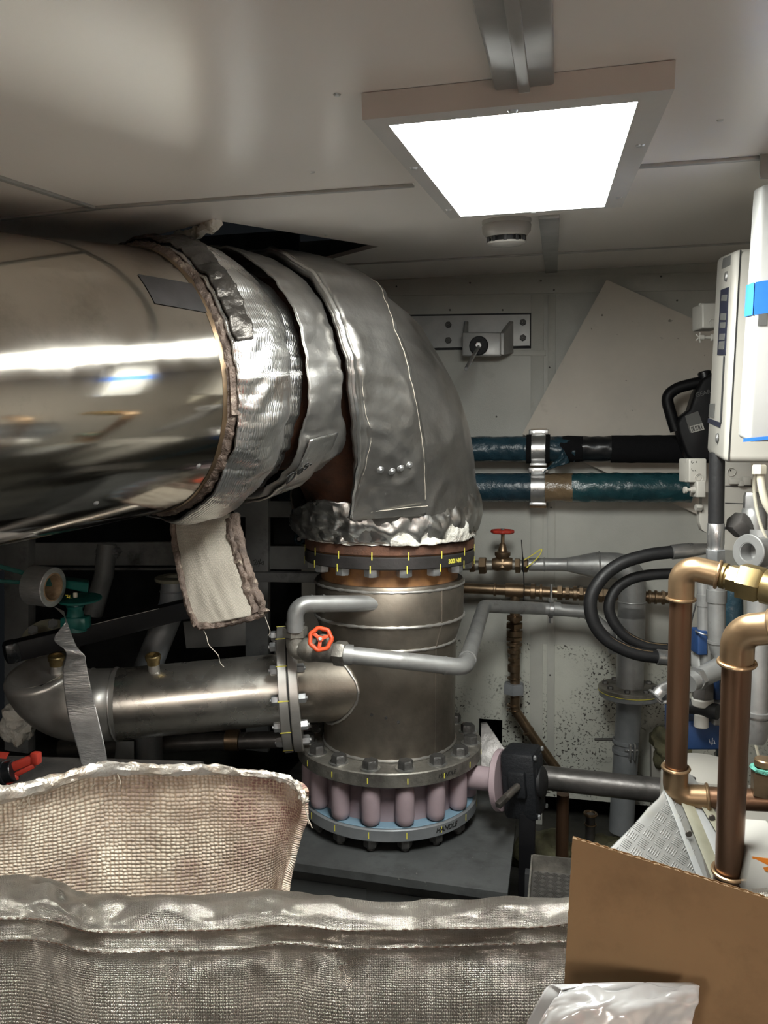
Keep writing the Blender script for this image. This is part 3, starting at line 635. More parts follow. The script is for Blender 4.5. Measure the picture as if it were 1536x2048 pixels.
obj('paint_marks', marks(z_t1, .2577, [a + 1.5 for a in ang], .022), 'yellow', t, label='yellow alignment marks')
obj('paint_marks', marks(z_t3 + .002, .2582, [a + .5 for a in ang], .022), 'yellow', t, label='yellow alignment marks')
mb = marks((z_b0 + z_b1) / 2 - .002, .2842, [a for a in ang], .016)
obj('paint_marks', mb, 'yellow', t, label='yellow alignment marks')
def wraptext(s, size, z, R, a0, shear=0, wgt=0):
    def fn(c):
        a = math.radians(a0) + c.x / R; d = cf * math.cos(a) + rt * math.sin(a); return AZ(z + c.y) + d * (R + .0004 + c.z)
    return text_mb(s, size, None, None, None, None, .0003, fn, shear, wgt)
obj('torque_note', wraptext('300 NM', .017, (z_t2 + z_t3) / 2 - .001, .258, 46, 0, .0006), 'yellow', t, label='yellow torque note reading 300 NM')
obj('pen_note', wraptext('HANDLE', .016, (z_b0 + z_b1) / 2, .284, 35, .2), 'ink', t, label='faint black pen note')
# oblique bleed branch weld
q1 = P(640, 1208, 2.135); q2 = P(790, 1206, 2.27)
# side branch stub + flange
B0 = P(745, 1361, 2.33); B1 = P(600, 1374, 2.31); BX = (B1 - B0).normalized()
mb = MB(); mb.lathe([(.113, 0), (.113, .06), (.108, .13), (.104, (B1 - B0).length)], B0, BX, 64); obj('side_branch', mb, 'vessel', t)
mb = MB(); mb.sweep([AZ(za(1372)) + (dA(-45 + 0) * 0), AZ(za(1372))], .001, 4) if False else None
# weld bead around the branch root
u_, v_, w_ = fr(BX); pts = []
for i in range(73):
    a = 2 * PI * i / 72; o_ = B0 + (u_ * math.cos(a) + v_ * math.sin(a)) * .114
    # walk out to the vessel surface
    x = 0
    while ((o_ + BX * x) - V((A.x, A.y, (o_ + BX * x).z))).length < RLo + .002 and x < .4: x += .002
    pts.append(o_ + BX * x)
obj('weld_bead', MB().sweep(pts, .004, 8, False, fn=lambda i, a: .001 * math.sin(i * 2.3)), 'satin', t)
RF = .184
FX = B1
obj('branch_flange', MB().tubering(FX, BX, .09, RF, .026, 72, .002), 'satin', t)
ba = [11.25 / 2 + 30 * i for i in range(12)]
bu, bv, _ = fr(BX)
def bd(a): return bu * math.cos(math.radians(a)) + bv * math.sin(math.radians(a))
many('bolt', boltm(.0145, .02, stud=.006), 'zinc', t, [(FX + bd(a) * (RF - .026), -BX, a) for a in ba])
# chrome branch pipe
G0 = FX + BX * .030
t2 = thing('branch_pipe', 'shiny steel branch pipe with curved open end and brass plugs', 'pipe', P(350, 1470, 2.3))
obj('gasket', MB().tubering(FX + BX * .0262, BX, .09, RF - .004, .0036, 64, .0002), 'rubber', t2)
obj('pipe_flange', MB().tubering(G0, BX, .09, RF, .026, 72, .002), 'satin', t2)
many('bolt', boltm(.0145, .02, stud=.006), 'zinc', t2, [(G0 + BX * .026 + bd(a) * (RF - .026), BX, a) for a in ba])
mb = MB()
for a in ba:
    d = bd(a); mb.box(G0 + BX * .013 + d * (RF + .0002), .03, .003, .0008, BX, BX.cross(d), d, 0)
obj('paint_marks', mb, 'yellow', t2, label='yellow alignment marks')
E1 = P(235, 1408, 2.27); BX2 = (E1 - G0).normalized()
obj('pipe_body', MB().lathe([(.102, 0), (.1035, .05), (.1035, (E1 - G0).length)], G0, BX2, 64), 'chrome2', t2)
RE = .104
# end elbow turning up
fwd2 = BX2; upd = (ZZ + FH * -.34).normalized(); upd = (upd - fwd2 * upd.dot(fwd2)).normalized(); rb_ = .122
e_in = P(188, 1410, 2.25); path = [E1, e_in]
for i in range(1, 15):
    a = math.radians(88) * i / 14; path.append(e_in + fwd2 * rb_ * math.sin(a) + upd * rb_ * (1 - math.cos(a)))
pd_ = (path[-1] - path[-2]).normalized(); pl0 = path[-1]; path = path + [pl0 + pd_ * x for x in (.006, .012, .015, .016, .010)]
obj('end_elbow', MB().sweep(path, [RE] * (len(path) - 5) + [RE * .985, RE * .94, RE * .86, RE * .78, RE * .77], 56, False), 'satin', t2, solid=.005, soff=-1)
obj('weld_bead', MB().ring(E1, BX2, RE, .004, 64), 'satin', t2)
obj('weld_bead', MB().ring(e_in, BX2, RE, .003, 64), 'satin', t2)
pe = pl0 + pd_ * .012; pt = pd_
mb = MB(); mb.cyl(pe - pt * .012, pt, RE * .775, .012, 56, .002); uu, vv, _ = fr(pt)
obj('cover_plate', mb, 'rubber', t2, label='black plate with holes closing the open end')
mb = MB()
for i in range(8): mb.cyl(pe - pt * .001 + (uu * math.cos(i * PI / 4) + vv * math.sin(i * PI / 4)) * RE * .62, pt, .0055, .0015, 12, .0003)
obj('plate_holes', mb, 'dark', t2)
def plug(c, ax, name):
    L_ = WL[t2.name]
    b_ = obj('plug_boss', MB().lathe([(.016, -.02), (.0165, .012), (.013, .02)], c, ax, 24), 'satin', t2)
    p_ = obj('brass_plug', MB().lathe([(0, .016), (.018, .016), (.0185, .03), (.022, .032), (.0225, .042), (.020, .045), (.017, .045), (.0165, .040), (0, .040)], c, ax, 28), 'brass', t2)
    obj('plug_slot', MB().box(c + ax * .0415, .028, .004, .004, fr(ax)[0], fr(ax)[1], ax, .0005), 'brass', p_)
plug(P(113, 1340, 2.17), (ZZ - FH * .2 + RT * .1).normalized(), 0)
plug(P(308, 1338, 2.24), (ZZ - FH * .2).normalized(), 0)

# ------------------------------------------------------------------ BUTTERFLY VALVE (pink) UNDER THE VESSEL
t = thing('butterfly_valve', 'pink lugged butterfly valve clamped under the vessel', 'valve', AZ(zv2))
obj('valve_body', MB().lathe([(.226, zv1 - A.z), (.228, z_b1 - A.z)], A, AXZ, 96), 'pink', t)
zl0, zl1 = zv1 + .004, z_b1 - .006
lug = MB(); hh = zl1 - zl0
lug.lathe([(0, 0), (.020, 0), (.0255, .006), (.0275, .02), (.0275, hh - .03), (.025, hh - .01), (.020, hh), (0, hh)], zero, up0, 28)
many('lug', lug, 'pink', t, [(AZ(zl0) + dA(a) * .2445, AXZ, 0) for a in ang])
obj('seal_face', MB().tubering(AZ(zv1 - .001), AXZ, .19, .264, .003, 80, .001), 'blueface', t, label='pale blue seal face')
K0 = P(930, 1553, 2.33); K1 = P(1003, 1560, 2.28); KX = (K1 - K0).normalized()
obj('stem_neck', MB().lathe([(.036, 0), (.034, (K1 - K0).length + .06)], K0 - KX * .06, KX, 40).cyl(K1 - KX * .03, KX, .034, .03, 40), 'pink', t)
obj('mounting_disc', MB().cyl(K1 - KX * .012, KX, .088, .018, 48, .002), 'pink', t)
many('bolt', boltm(.008, .007), 'zinc', t, [(K1 - KX * .012 + (fr(KX)[0] * math.cos(a) + fr(KX)[1] * math.sin(a)) * .068, -KX, 0) for a in (.6, 2.1, 3.7, 5.2)])
tb = thing('pipe_flange', 'grey counter flange below the pink valve bolted to the tank top', 'flange', AZ(zv2))
obj('flange_plate', MB().tubering(AZ(zv2), AXZ, .18, .272, zv1 - zv2 - .001, 96, .003), 'greypaint', tb)
many('nut', boltm(.0215, .024, stud=.012, studr=.55), 'dark_bolt', tb, [(AZ(zv2 - .001) + dA(a) * .245, -AXZ, random.random()) for a in ang])
obj('paint_marks', marks((zv1 + zv2) / 2, .2722, ang, .018), 'yellow', tb, label='yellow alignment marks')
obj('pen_note', wraptext('HANDLE', .02, (zv1 + zv2) / 2, .2724, 37, .25, .0003), 'ink', tb, label='black pen note reading HANDLE')
ztop = zv2 - .036
obj('pipe_spool', MB().lathe([(.19, ztop - A.z - .01), (.19, zv2 - A.z)], A, AXZ, 64), 'dark_bolt', tb)
# gear operator
t = thing('gear_operator', 'black cast gear operator with square shaft on the pink valve', 'gearbox', P(1055, 1620, 2.2))
def G(px, py, d=2.2): return P(px, py, d)
hull = [(1018, 1502), (1040, 1484), (1092, 1487), (1092, 1500), (1091, 1560), (1086, 1618), (1070, 1624), (1028, 1617), (1013, 1590)]
Yn = (G(1060, 1550, 2.2) - G(1060, 1550, 2.3)).normalized()
front = [(1014, 1506), (1036, 1506), (1071, 1512), (1072, 1560), (1068, 1622), (1028, 1617), (1012, 1592)]
gx = (RT * .96 - FH * .27).normalized() * -1
ax1 = KX; gz = (ZZ - KX * ZZ.dot(KX)).normalized(); gy = ax1.cross(gz)
gc = K1 + KX * .066 + gz * .004
mb = MB(); mb.box(gc, .10, .105, .195, ax1, gy, gz, .014); mb.box(gc + gz * .02, .108, .075, .12, ax1, gy, gz, .008)
gs = 1 if gy.dot(-FH) > 0 else -1
fy = gy * gs
mb.box(gc + fy * .055 + gz * .012, .05, .03, .075, ax1, gy, gz, .006)
obj('housing', mb, 'cast', t)
obj('indicator_cover', MB().lathe([(0, .0), (.045, 0), (.045, .008), (.036, .014), (0, .014)], gc + KX * .050, KX, 32), 'rubber', t)
sq = gc + fy * .065 + gz * .01 + KX * .004
sd = (fy * .9 - KX * .35 - gz * .25).normalized()
obj('shaft', MB().cyl(sq, sd, .011, .06, 20).box(sq + sd * .075, .016, .016, .045, *[fr(sd)[0], fr(sd)[1], sd], bev=.001), 'shaft', t)
many('bolt', boltm(.0075, .006), 'zinc', t, [(gc + KX * .049 + gz * a + gy * b, KX, 0) for a, b in ((.085, .04), (.085, -.04), (-.085, .04), (-.085, -.04))])
# big dark pipe leaving to the right
d0, d1 = P(1096, 1556, 2.45), P(1420, 1592, 2.32)
obj('drain_pipe', MB().sweep([d0 - (d1 - d0).normalized() * .03, d0.lerp(d1, .5), d1], .037, 32), 'darkpipe', label='dark steel pipe running right from behind the gear operator', cat_='pipe')
# tank under the valve
zt = ztop - .002
cn = onZ(1015, 1787, zt); lf = onZ(560, 1722, zt); e1 = (lf - cn).normalized()
br = onZ(1037, 1602, zt); e2 = (br - cn).normalized()
far = cn + e2 * .95; wl = .8
top = [cn, cn + e2 * .68, cn + e2 * .68 + e1 * wl, cn + e1 * wl]
t = thing('tank', 'dark grey steel tank top carrying the valve', 'tank', V((cn.x, cn.y, 0)))
mb = MB(); mb.slab(top, V((0, 0, -.022))); obj('top_plate', mb, 'tank', t)
ins = [cn + e2 * .03 + e1 * .03, cn + e2 * .66 + e1 * .03, cn + e2 * .66 + e1 * (wl - .03), cn + e2 * .03 + e1 * (wl - .03)]
mb = MB(); mb.slab([q - ZZ * .022 for q in ins], V((0, 0, -(zt - .022)))); obj('tank_side', mb, 'tank', t)
mb = MB()
n1 = (-e2 - e1 * (-e2).dot(e1)).normalized()
for k in range(2):
    a_ = cn + e2 * .03 + e1 * (.06 + k * .32) - ZZ * .06; b_ = a_ + e1 * .28
    cs = [a_, b_, b_ - ZZ * .12, a_ - ZZ * .12]
    mb.slab(cs, n1 * .004)
obj('side_panels', mb, 'tank', t)
# post under the gear operator
q = P(1055, 1622, 2.22)
mb = MB(); mb.bar(V((q.x, q.y, 0)), V((q.x, q.y, q.z - .002)), .045, .045, V((0, 1, 0))); obj('support_post', mb, 'blackmatte', label='black square post under the gear operator', cat_='post')

# ------------------------------------------------------------------ BLEED PIPES AND VALVES ROUND THE VESSEL
def pipe(name, label, pts, R, m, bend=.03, beads=(), nuts=(), cat_='pipe', n=18, group=None, bm_=None):
    pth = fillet(pts, bend, 8) if bend else pts
    o = obj(name, MB().sweep(pth, R, n), m, label=label, cat_=cat_, group=group)
    for (p, ax, w_, rr) in beads: obj('collar', MB().lathe([(R * .9, -w_ / 2), (R * rr, -w_ / 2), (R * rr, w_ / 2), (R * .9, w_ / 2)], p, ax, 24), bm_ or m, o)
    for (p, ax, w_, rr, mm) in nuts: obj('union_nut', MB().hex(p - ax * w_ / 2, ax, R * rr, w_), mm, o)
    return o
a0, a1_, a2_ = P(812, 1206, 2.215), P(590, 1208, 2.075), P(590, 1262, 2.085)
dx1 = (a1_ - a0).normalized(); dx2 = (a2_ - a1_).normalized()
pipe('bleed_pipe', 'short silver elbow pipe welded obliquely into the vessel top', [a0, a1_, a2_], .0228, 'silver', .034,
     beads=[(P(646, 1207, 2.16), dx1, .006, 1.1), (P(622, 1207, 2.135), dx1, .004, 1.08), (P(590, 1246, 2.10), dx2, .006, 1.12)], nuts=[(P(590, 1264, 2.1), dx2, .026, 1.5, 'flangegrey')])
v0 = P(590, 1274, 2.1); v1 = P(600, 1300, 2.09); v2 = P(664, 1306, 2.06)
t = thing('angle_valve', 'dirty angle valve with orange-red handwheel facing the camera', 'valve', P(620, 1325, 2.08))
obj('valve_body', MB().sweep(fillet([v0, P(592, 1302, 2.1), v2, P(684, 1308, 2.05)], .03, 8), [.024, .026, .028, .03, .031, .031, .031, .030, .030, .028, .026, .024][:len(fillet([v0, P(592, 1302, 2.1), v2, P(684, 1308, 2.05)], .03, 8))] + [.024] * 40 if False else .026, 24), 'flangegrey', t)
obj('body_bulge', MB().lathe([(0, -.03), (.02, -.028), (.031, -.014), (.033, 0), (.031, .014), (.02, .028), (0, .03)], P(618, 1300, 2.085), (RT - ZZ * .1).normalized(), 28), 'flangegrey', t)
obj('union_nut', MB().hex(P(672, 1306, 2.055), (P(684, 1308, 2.05) - v2).normalized(), .034, .03), 'flangegrey', t)
hc = P(641, 1278, 1.99); hn = (CAM - hc).normalized(); hn = (hn + ZZ * .1 - RT * .12).normalized()
obj('bonnet', MB().lathe([(.02, -.08), (.018, -.05), (.011, -.045), (.011, -.02), (.0045, -.015), (.0045, .004)], hc, hn, 20), 'flangegrey', t)
def wheel(c, ax, R, parent, m, lobes=7):
    u, v, w_ = fr(ax); mb = MB(); n = 84; pth = []
    for i in range(n + 1):
        a = 2 * PI * i / n; rr = R * (1 + .045 * math.cos(a * lobes)); pth.append(c + (u * math.cos(a) + v * math.sin(a)) * rr)
    mb.sweep(pth, R * .21, 10, False); mb.cyl(c - ax * R * .14, ax, R * .3, R * .3, 20, .001)
    for k in range(3):
        a = 2 * PI * k / 3 + .4; e = u * math.cos(a) + v * math.sin(a); mb.bar(c + e * R * .2, c + e * R * .92, R * .12, R * .34, ax, .001)
    w1 = obj('handwheel', mb, m, parent); obj('wheel_nut', MB().hex(c + ax * R * .16, ax, R * .2, R * .14), 'galv', w1)
wheel(hc, hn, .0275, t, 'orange')
pts = [P(682, 1308, 2.05), P(800, 1321, 2.06), P(930, 1335, 2.10), P(968, 1212, 2.74), W(1085, 1217, .22), W(1172, 1224, .2), W(1215, 1262, .2), W(1228, 1300, .16)]
pd = lambda a, b: (pts[b] - pts[a]).normalized()
pipe('bleed_pipe', 'long silver pipe crossing in front of the vessel and rising to the wall', pts, .0232, 'silver', [.03, .045, .05, .03, .03, .03],
     beads=[(P(694, 1309, 2.05), pd(0, 1), .03, 1.18), (P(890, 1331, 2.09), pd(1, 2), .005, 1.08), (P(935, 1318, 2.16), pd(2, 3), .005, 1.08), (W(1000, 1212, .22), pd(4, 5), .005, 1.08), (W(1112, 1218, .21), pd(4, 5), .03, 1.16), (W(1158, 1223, .2), pd(4, 5), .005, 1.1)])
# pipe clamp on that pipe
cc = W(1102, 1219, .215)
t = thing('pipe_clamp', 'small galvanised clamp with screws hanging the silver pipe', 'clamp', cc - ZZ * .03)
obj('band', MB().tubering(cc - pd(4, 5) * .008, pd(4, 5), .026, .030, .016, 30, .001), 'galv', t)
obj('clamp_rod', MB().cyl(cc + ZZ * .026, ZZ, .005, .07, 12).hex(cc + ZZ * .03, ZZ, .011, .012).hex(cc - ZZ * .05, ZZ, .010, .02), 'galv', t)
# red handwheel gate valve on the wall
q0 = W(925, 1131, .2); q1 = W(1060, 1130, .2); hx = (q1 - q0).normalized()
t = thing('gate_valve', 'small brown gate valve with red handwheel right of the vessel flange', 'valve', W(1005, 1140, .2))
obj('inlet_pipe', MB().sweep([q0, q1], .019, 20), 'flangegrey', t)
for px, w_, R_ in ((966, .028, .034), (1036, .02, .03), (1052, .014, .028), (945, .02, .027)): obj('union_nut', MB().hex(W(px, 1131, .2) - hx * w_ / 2, hx, R_, w_), 'bronze', t)
vb = W(1005, 1128, .2)
obj('valve_body', MB().lathe([(0, -.04), (.022, -.038), (.027, -.02), (.024, 0), (.027, .02), (.022, .038), (0, .04)], vb, hx, 28).lathe([(.026, -.01), (.02, .02), (.03, .034), (.03, .046), (.018, .05), (.012, .075), (.007, .08), (.007, .115)], vb, ZZ, 24), 'bronze', t)
wheel(W(1005, 1063, .2), ZZ, .036, t, 'red', 8)
# silver line with reducer and drop pipe
s0 = W(1058, 1129, .2); s1 = W(1135, 1129, .2); s2 = W(1180, 1130, .2); s3 = W(1205, 1131, .2)
t = thing('drop_pipe', 'silver pipe widening and turning down to a bolted flange by the wall', 'pipe', W(1262, 1380, .2))
Rb_ = .049; pv = W(1264, 1180, .2)
obj('reducer', MB().sweep([s0, W(1128, 1129, .2), s1, s2, W(1195, 1130, .2)], [.024, .024, .026, .044, Rb_], 32), 'silver', t)
elb = fillet([s3 - (s3 - s2).normalized() * .02, V((pv.x, pv.y, s3.z)), V((pv.x, pv.y, pv.z - .1))], .10, 12)
obj('elbow', MB().sweep(elb, Rb_, 32), 'silver', t)
zt_ = zat(pv, 1376)
vd = V((pv.x, pv.y, 0))
obj('drop_leg', MB().sweep([V((pv.x, pv.y, elb[-1].z + .04)), V((pv.x, pv.y, zt_))], Rb_, 32), 'silver', t)
for q, ax in ((s1, hx), (W(1089, 1129, .2), hx), (W(1199, 1130, .2), hx), (V((pv.x, pv.y, zat(pv, 1203))), ZZ)): obj('weld_bead', MB().ring(q, ax, Rb_ if q is not s1 and q.x > s2.x - .01 else .0245, .003, 32), 'silver', t)
obj('flange', MB().cyl(V((pv.x, pv.y, zt_ - .01)), ZZ, .113, .016, 48, .002), 'flangegrey', t)
many('bolt', boltm(.011, .01), 'dark_bolt', t, [(V((pv.x, pv.y, zt_ + .006)) + dA(a) * .088, ZZ, 0) for a in (22, 67, 112, 157, 202, 247, 292, 337)])
obj('paint_marks', MB().tubering(V((pv.x, pv.y, zt_ - .011)), ZZ, .1125, .1136, .002, 48, .0001), 'yellow', t, label='thin yellow line round the flange joint')
t = thing('lower_pipe', 'dark grey pipe continuing down from the wall flange', 'pipe', V((pv.x, pv.y, 0)))
obj('flange', MB().cyl(V((pv.x, pv.y, zt_ - .03)), ZZ, .11, .018, 48, .002), 'greypaint', t)
obj('pipe_leg', MB().sweep([V((pv.x - .02, pv.y, .1)), V((pv.x, pv.y, zt_ - .03))], .045, 32), 'greypaint', t)
zc = zat(pv, 1486)
t = thing('pipe_clamp', 'two-screw band clamp round the lower grey pipe', 'clamp', V((pv.x, pv.y, zc)))
obj('band', MB().tubering(V((pv.x - .01, pv.y, zc)), ZZ, .044, .049, .014, 36, .001).tubering(V((pv.x - .01, pv.y, zc - .035)), ZZ, .044, .049, .014, 36, .001), 'greypaint', t)
obj('clamp_screws', MB().box(V((pv.x - .012, pv.y, zc - .012)) + cf * .055, .006, .02, .06, RT, FH, ZZ).box(V((pv.x + .004, pv.y, zc - .012)) + cf * .055, .006, .02, .06, RT, FH, ZZ).cyl(V((pv.x - .03, pv.y, zc - .01)) + cf * .055, RT, .004, .05, 10), 'galv', t)
obj('threaded_rod', MB().cyl(V((pv.x - .05, pv.y, zc + .01)), -RT, .005, .075, 12), 'dark_bolt', t)
# bronze line
b0, b1 = W(925, 1176, .13), W(1365, 1197, .13); bx = (b1 - b0).normalized()
t = thing('bronze_pipe', 'horizontal bronze pipe with press fittings along the back wall', 'pipe', b0.lerp(b1, .5))
obj('pipe_run', MB().sweep([b0, b1], .021, 24), 'bronze', t)
for px, w_, R_, hxn in ((990, .012, .026, 0), (1030, .075, .028, 0), (1066, .02, .03, 0), (1082, .012, .03, 0), (1120, .02, .03, 1), (1135, .016, .027, 1), (1150, .016, .029, 0), (1163, .016, .028, 1), (1202, .016, .031, 1), (1212, .02, .026, 1), (1300, .012, .026, 0), (1312, .012, .026, 0), (1327, .012, .028, 1), (1343, .014, .028, 0)):
    c_ = b0 + bx * ((W(px, 1180, .13) - b0).dot(bx))
    obj('fitting', (MB().hex(c_ - bx * w_ / 2, bx, R_, w_) if hxn else MB().lathe([(.02, -w_ / 2), (R_, -w_ / 2 + .002), (R_, w_ / 2 - .002), (.02, w_ / 2)], c_, bx, 28)), 'bronze', t)
te = b0 + bx * ((W(1030, 1182, .13) - b0).dot(bx))
t = thing('bronze_branch', 'bronze branch dropping from the tee behind the gear operator', 'pipe', W(1100, 1520, .12))
o_ = te; dn = [te, W(1030, 1420, .13), W(1062, 1468, .12), W(1118, 1545, .10)]
obj('pipe_run', MB().sweep(fillet(dn, .05, 8), .0195, 24), 'bronze', t)
for py, w_, R_, hxn in ((1236, .02, .03, 0), (1250, .02, .035, 1), (1266, .026, .031, 0), (1276, .014, .034, 1), (1288, .012, .03, 0), (1302, .018, .026, 0), (1318, .012, .026, 1), (1336, .03, .025, 0), (1356, .008, .027, 0), (1410, .01, .026, 0), (1420, .005, .027, 0)):
    zz = zat(te, py); c_ = V((te.x, te.y, zz - w_ / 2))
    obj('fitting', (MB().hex(c_, ZZ, R_, w_) if hxn else MB().lathe([(.019, 0), (R_, .002), (R_, w_ - .002), (.019, w_)], c_, ZZ, 28)), 'bronze', t)
zz = zat(te, 1376); obj('union_nut', MB().hex(V((te.x, te.y, zz - .02)), ZZ, .043, .04), 'greypaint', t)
dd = (dn[2] - dn[1]).normalized()
obj('fitting', MB().lathe([(.019, 0), (.024, .002), (.024, .01), (.019, .012)], W(1055, 1460, .12), (dn[3] - dn[2]).normalized(), 24), 'bronze', t)
# cable ties and wires
mb = MB(); mb.sweep(cat([W(1043, 1080, .22), W(1047, 1140, .24), W(1048, 1190, .2), W(1044, 1225, .2)], 6), .0022, 6); mb.ring(W(1046, 1129, .2), hx, .027, .0025, 24)
obj('cable_tie', mb, 'rubber', label='long black cable tie end round the silver pipe', cat_='cable tie')
mb = MB(); mb.sweep(cat([W(1048, 1120, .23), W(1065, 1110, .24), W(1083, 1098, .25), W(1078, 1112, .25), W(1062, 1128, .24), W(1053, 1135, .24)], 6), .0022, 6)
obj('wire_loop', mb, 'yellow', label='loose yellow-green wire loop beside the cable tie', cat_='wire')
# ------------------------------------------------------------------ THINGS ON THE BACK WALL
def onP(px, py, p0, n):
    v = ray(px, py); return CAM + v * ((p0 - CAM).dot(n) / v.dot(n))
def hexa(mb, a, b, bev=.006, seg=3):               # a, b: matching quads -> bevelled solid
    bm = bmesh.new(); vs = [bm.verts.new(p) for p in a + b]
    for f in ((0, 1, 2, 3), (7, 6, 5, 4), (0, 4, 5, 1), (1, 5, 6, 2), (2, 6, 7, 3), (3, 7, 4, 0)): bm.faces.new([vs[i] for i in f])
    bmesh.ops.recalc_face_normals(bm, faces=bm.faces)
    if bev: bmesh.ops.bevel(bm, geom=list(bm.edges), offset=bev, segments=seg, affect='EDGES', profile=.5)
    bm.verts.ensure_lookup_table(); bm.verts.index_update()
    mb.add([v.co.copy() for v in bm.verts], [tuple(v.index for v in f.verts) for f in bm.faces], False); bm.free(); return mb
NY = V((0, -1, 0))
t = thing('wall_bracket', 'grey steel bracket on a bolted wall plate holding a tie rod', 'bracket', W(980, 712, 0))
pl_ = [W(800, 634, 0), W(1060, 630, 0), W(1060, 692, 0), W(800, 698, 0)]
obj('mounting_plate', MB().slab(pl_, NY * .012), 'trim', t)
fb = [W(800, 630, 0), W(1064, 626, 0), W(1064, 697, 0), W(800, 702, 0)]
obj('backing_edge', MB().slab(fb, NY * .004), 'dark', t)
many('bolt', boltm(.013, .012, stud=.005), 'dark_bolt', t, [(W(x, y, .012), NY, x) for x, y in ((897, 650), (897, 681), (1046, 645), (1046, 676))])
FO = .15
f4 = [W(924, 664, FO), W(1002, 664, FO), W(1002, 712, FO), W(924, 712, FO)]
mb = MB(); hexa(mb, f4, [p + NY * -.022 for p in f4], .006)
for xw, xf in ((928, 927), (1018, 999)):
    a_ = [W(xw, 642, .012), W(xw + 9, 642, .012), W(xw + 9, 706, .012), W(xw, 706, .012)]; b_ = [W(xf, 666, FO - .005), W(xf + 9, 666, FO - .005), W(xf + 9, 710, FO - .005), W(xf, 710, FO - .005)]
    hexa(mb, a_, b_, .003)
bt = [W(930, 700, .012), W(1024, 700, .012), W(1024, 706, .012), W(930, 706, .012)]; bq = [W(928, 704, FO - .01), W(1000, 704, FO - .01), W(1000, 711, FO - .01), W(928, 711, FO - .01)]
hexa(mb, bt, bq, .002); obj('bracket_arms', mb, 'trim', t)
wc = W(958, 692, FO)
obj('rubber_washer', MB().cyl(wc, NY, .036, .014, 32, .003), 'cast', t)
rd = (P(932, 738, 2.55) - wc).normalized()
obj('tie_rod', MB().cyl(wc, rd, .0065, (P(932, 738, 2.55) - wc).length, 14).hex(wc + NY * .014, NY, .013, .01), 'galv', t)
# beige board leaning on the wall
bc = [W(1213, 560, .035), W(1663, 765, .035), W(1495, 1075, .035), W(1045, 868, .035)]
obj('board', MB().slab(bc, NY * .008), 'board', label='large beige board standing on its corner against the back wall', cat_='board')
# lagged pipes
ru = rp(25.5, 2.92); rl = rp(29, 2.92)
def wp(x, o=.13): return W(x, 898, o)
def wq(x, o=.13): return W(x, 975, o)
def lag(mb, a, b, R, amp=.003, n=40, seed=0):
    m = max(6, int((b - a).length / .01)); mb.sweep([a.lerp(b, i / m) for i in range(m + 1)], R, n, True, fn=lambda i, th: amp * nz(i * .35 + seed, math.cos(th) * 2, math.sin(th) * 2)); return mb
t = thing('lagged_pipe', 'upper wall pipe lagged in blue film and black foam', 'pipe', wp(1250) - ZZ * .05)
obj('blue_lagging', lag(MB(), wp(560), wp(1058), ru), 'bluewrap', t, label='blue film lagging')
obj('blue_lagging', lag(MB(), wp(1094), wp(1150), ru, .005, seed=4), 'bluewrap', t, label='blue film lagging')
obj('foam_collar', lag(MB(), wp(1053), wp(1066), ru + .007, .002).sweep([wp(1086), wp(1100)], ru + .007, 30), 'foam', t)
obj('foam_sleeve', lag(MB(), wp(1222), wp(1420), ru + .003, .0012), 'foam', t, label='black foam sleeve')
obj('foam_sleeve', MB().sweep([wp(1112), wp(1120), wp(1135), wp(1165)], [ru * .6, ru * .98, ru + .003, ru], 30), 'foam', t, label='black foam sleeve')
obj('black_tape', lag(MB(), wp(1160), wp(1224), ru - .001, .005, seed=8), 'plastic', t, label='glossy black tape')
rg = [[W(1085, 944, .19), W(1100, 938, .2), W(1125, 930, .2), W(1140, 926, .19)], [W(1095, 938, .2), W(1108, 928, .21), W(1125, 915, .21), W(1130, 905, .2)], [W(1110, 925, .19), W(1118, 915, .2), W(1122, 905, .2), W(1125, 897, .19)]]
obj('loose_film', MB().grid(rg, 20, 14, lambda u, v: .008 * nz(u * 5, v * 5, 3)), 'bluewrap', t, solid=.002)
t = thing('lagged_pipe', 'lower wall pipe lagged in teal film with a brown taped joint', 'pipe', wq(1200) - ZZ * .06)
obj('film_lagging', lag(MB(), wq(560), wq(1062), rl, .002), 'bluewrap', t, label='dark blue film lagging')
obj('film_lagging', lag(MB(), wq(1143), wq(1382), rl, .004, seed=6).lathe([(0, .02), (rl * .6, .015), (rl, 0)], wq(1382), V((1, 0, 0)), 30), 'tealwrap', t, label='teal film lagging')
obj('taped_joint', lag(MB(), wq(1088), wq(1145), rl - .001, .004, seed=2), 'browntape', t, label='brown taped joint')
def wclamp(px, f, R, label):
    c_ = f(px); t = thing('pipe_clamp', label, 'clamp', c_ - ZZ * (R + .02))
    w_ = rp(28, 2.92); X = V((1, 0, 0))
    obj('band', MB().tubering(c_ - X * w_ / 2, X, R - .001, R + .004, w_, 48, .001), 'galv', t)
    obj('mounting_block', MB().box(c_ + V((0, .07, 0)), .062, .10, 2 * R + .05, bev=.002), 'cardedge', t, label='wooden mounting block')
    obj('lug', MB().box(c_ + V((0, -.0, R + .012)), w_ * 1.4, .03, .02, bev=.003).box(c_ + V((0, 0, -R - .008)), w_ * 1.2, .03, .012, bev=.002), 'galv', t)
    many('bolt', boltm(.006, .005), 'galv', t, [(c_ + V((s * .018, -.015, R + .012)), NY, 0) for s in (-1, 1)])
wclamp(1077, wp, ru + .004, 'bright steel band clamp on the upper lagged pipe')
wclamp(1076, wq, rl, 'bright steel band clamp on the lower lagged pipe')
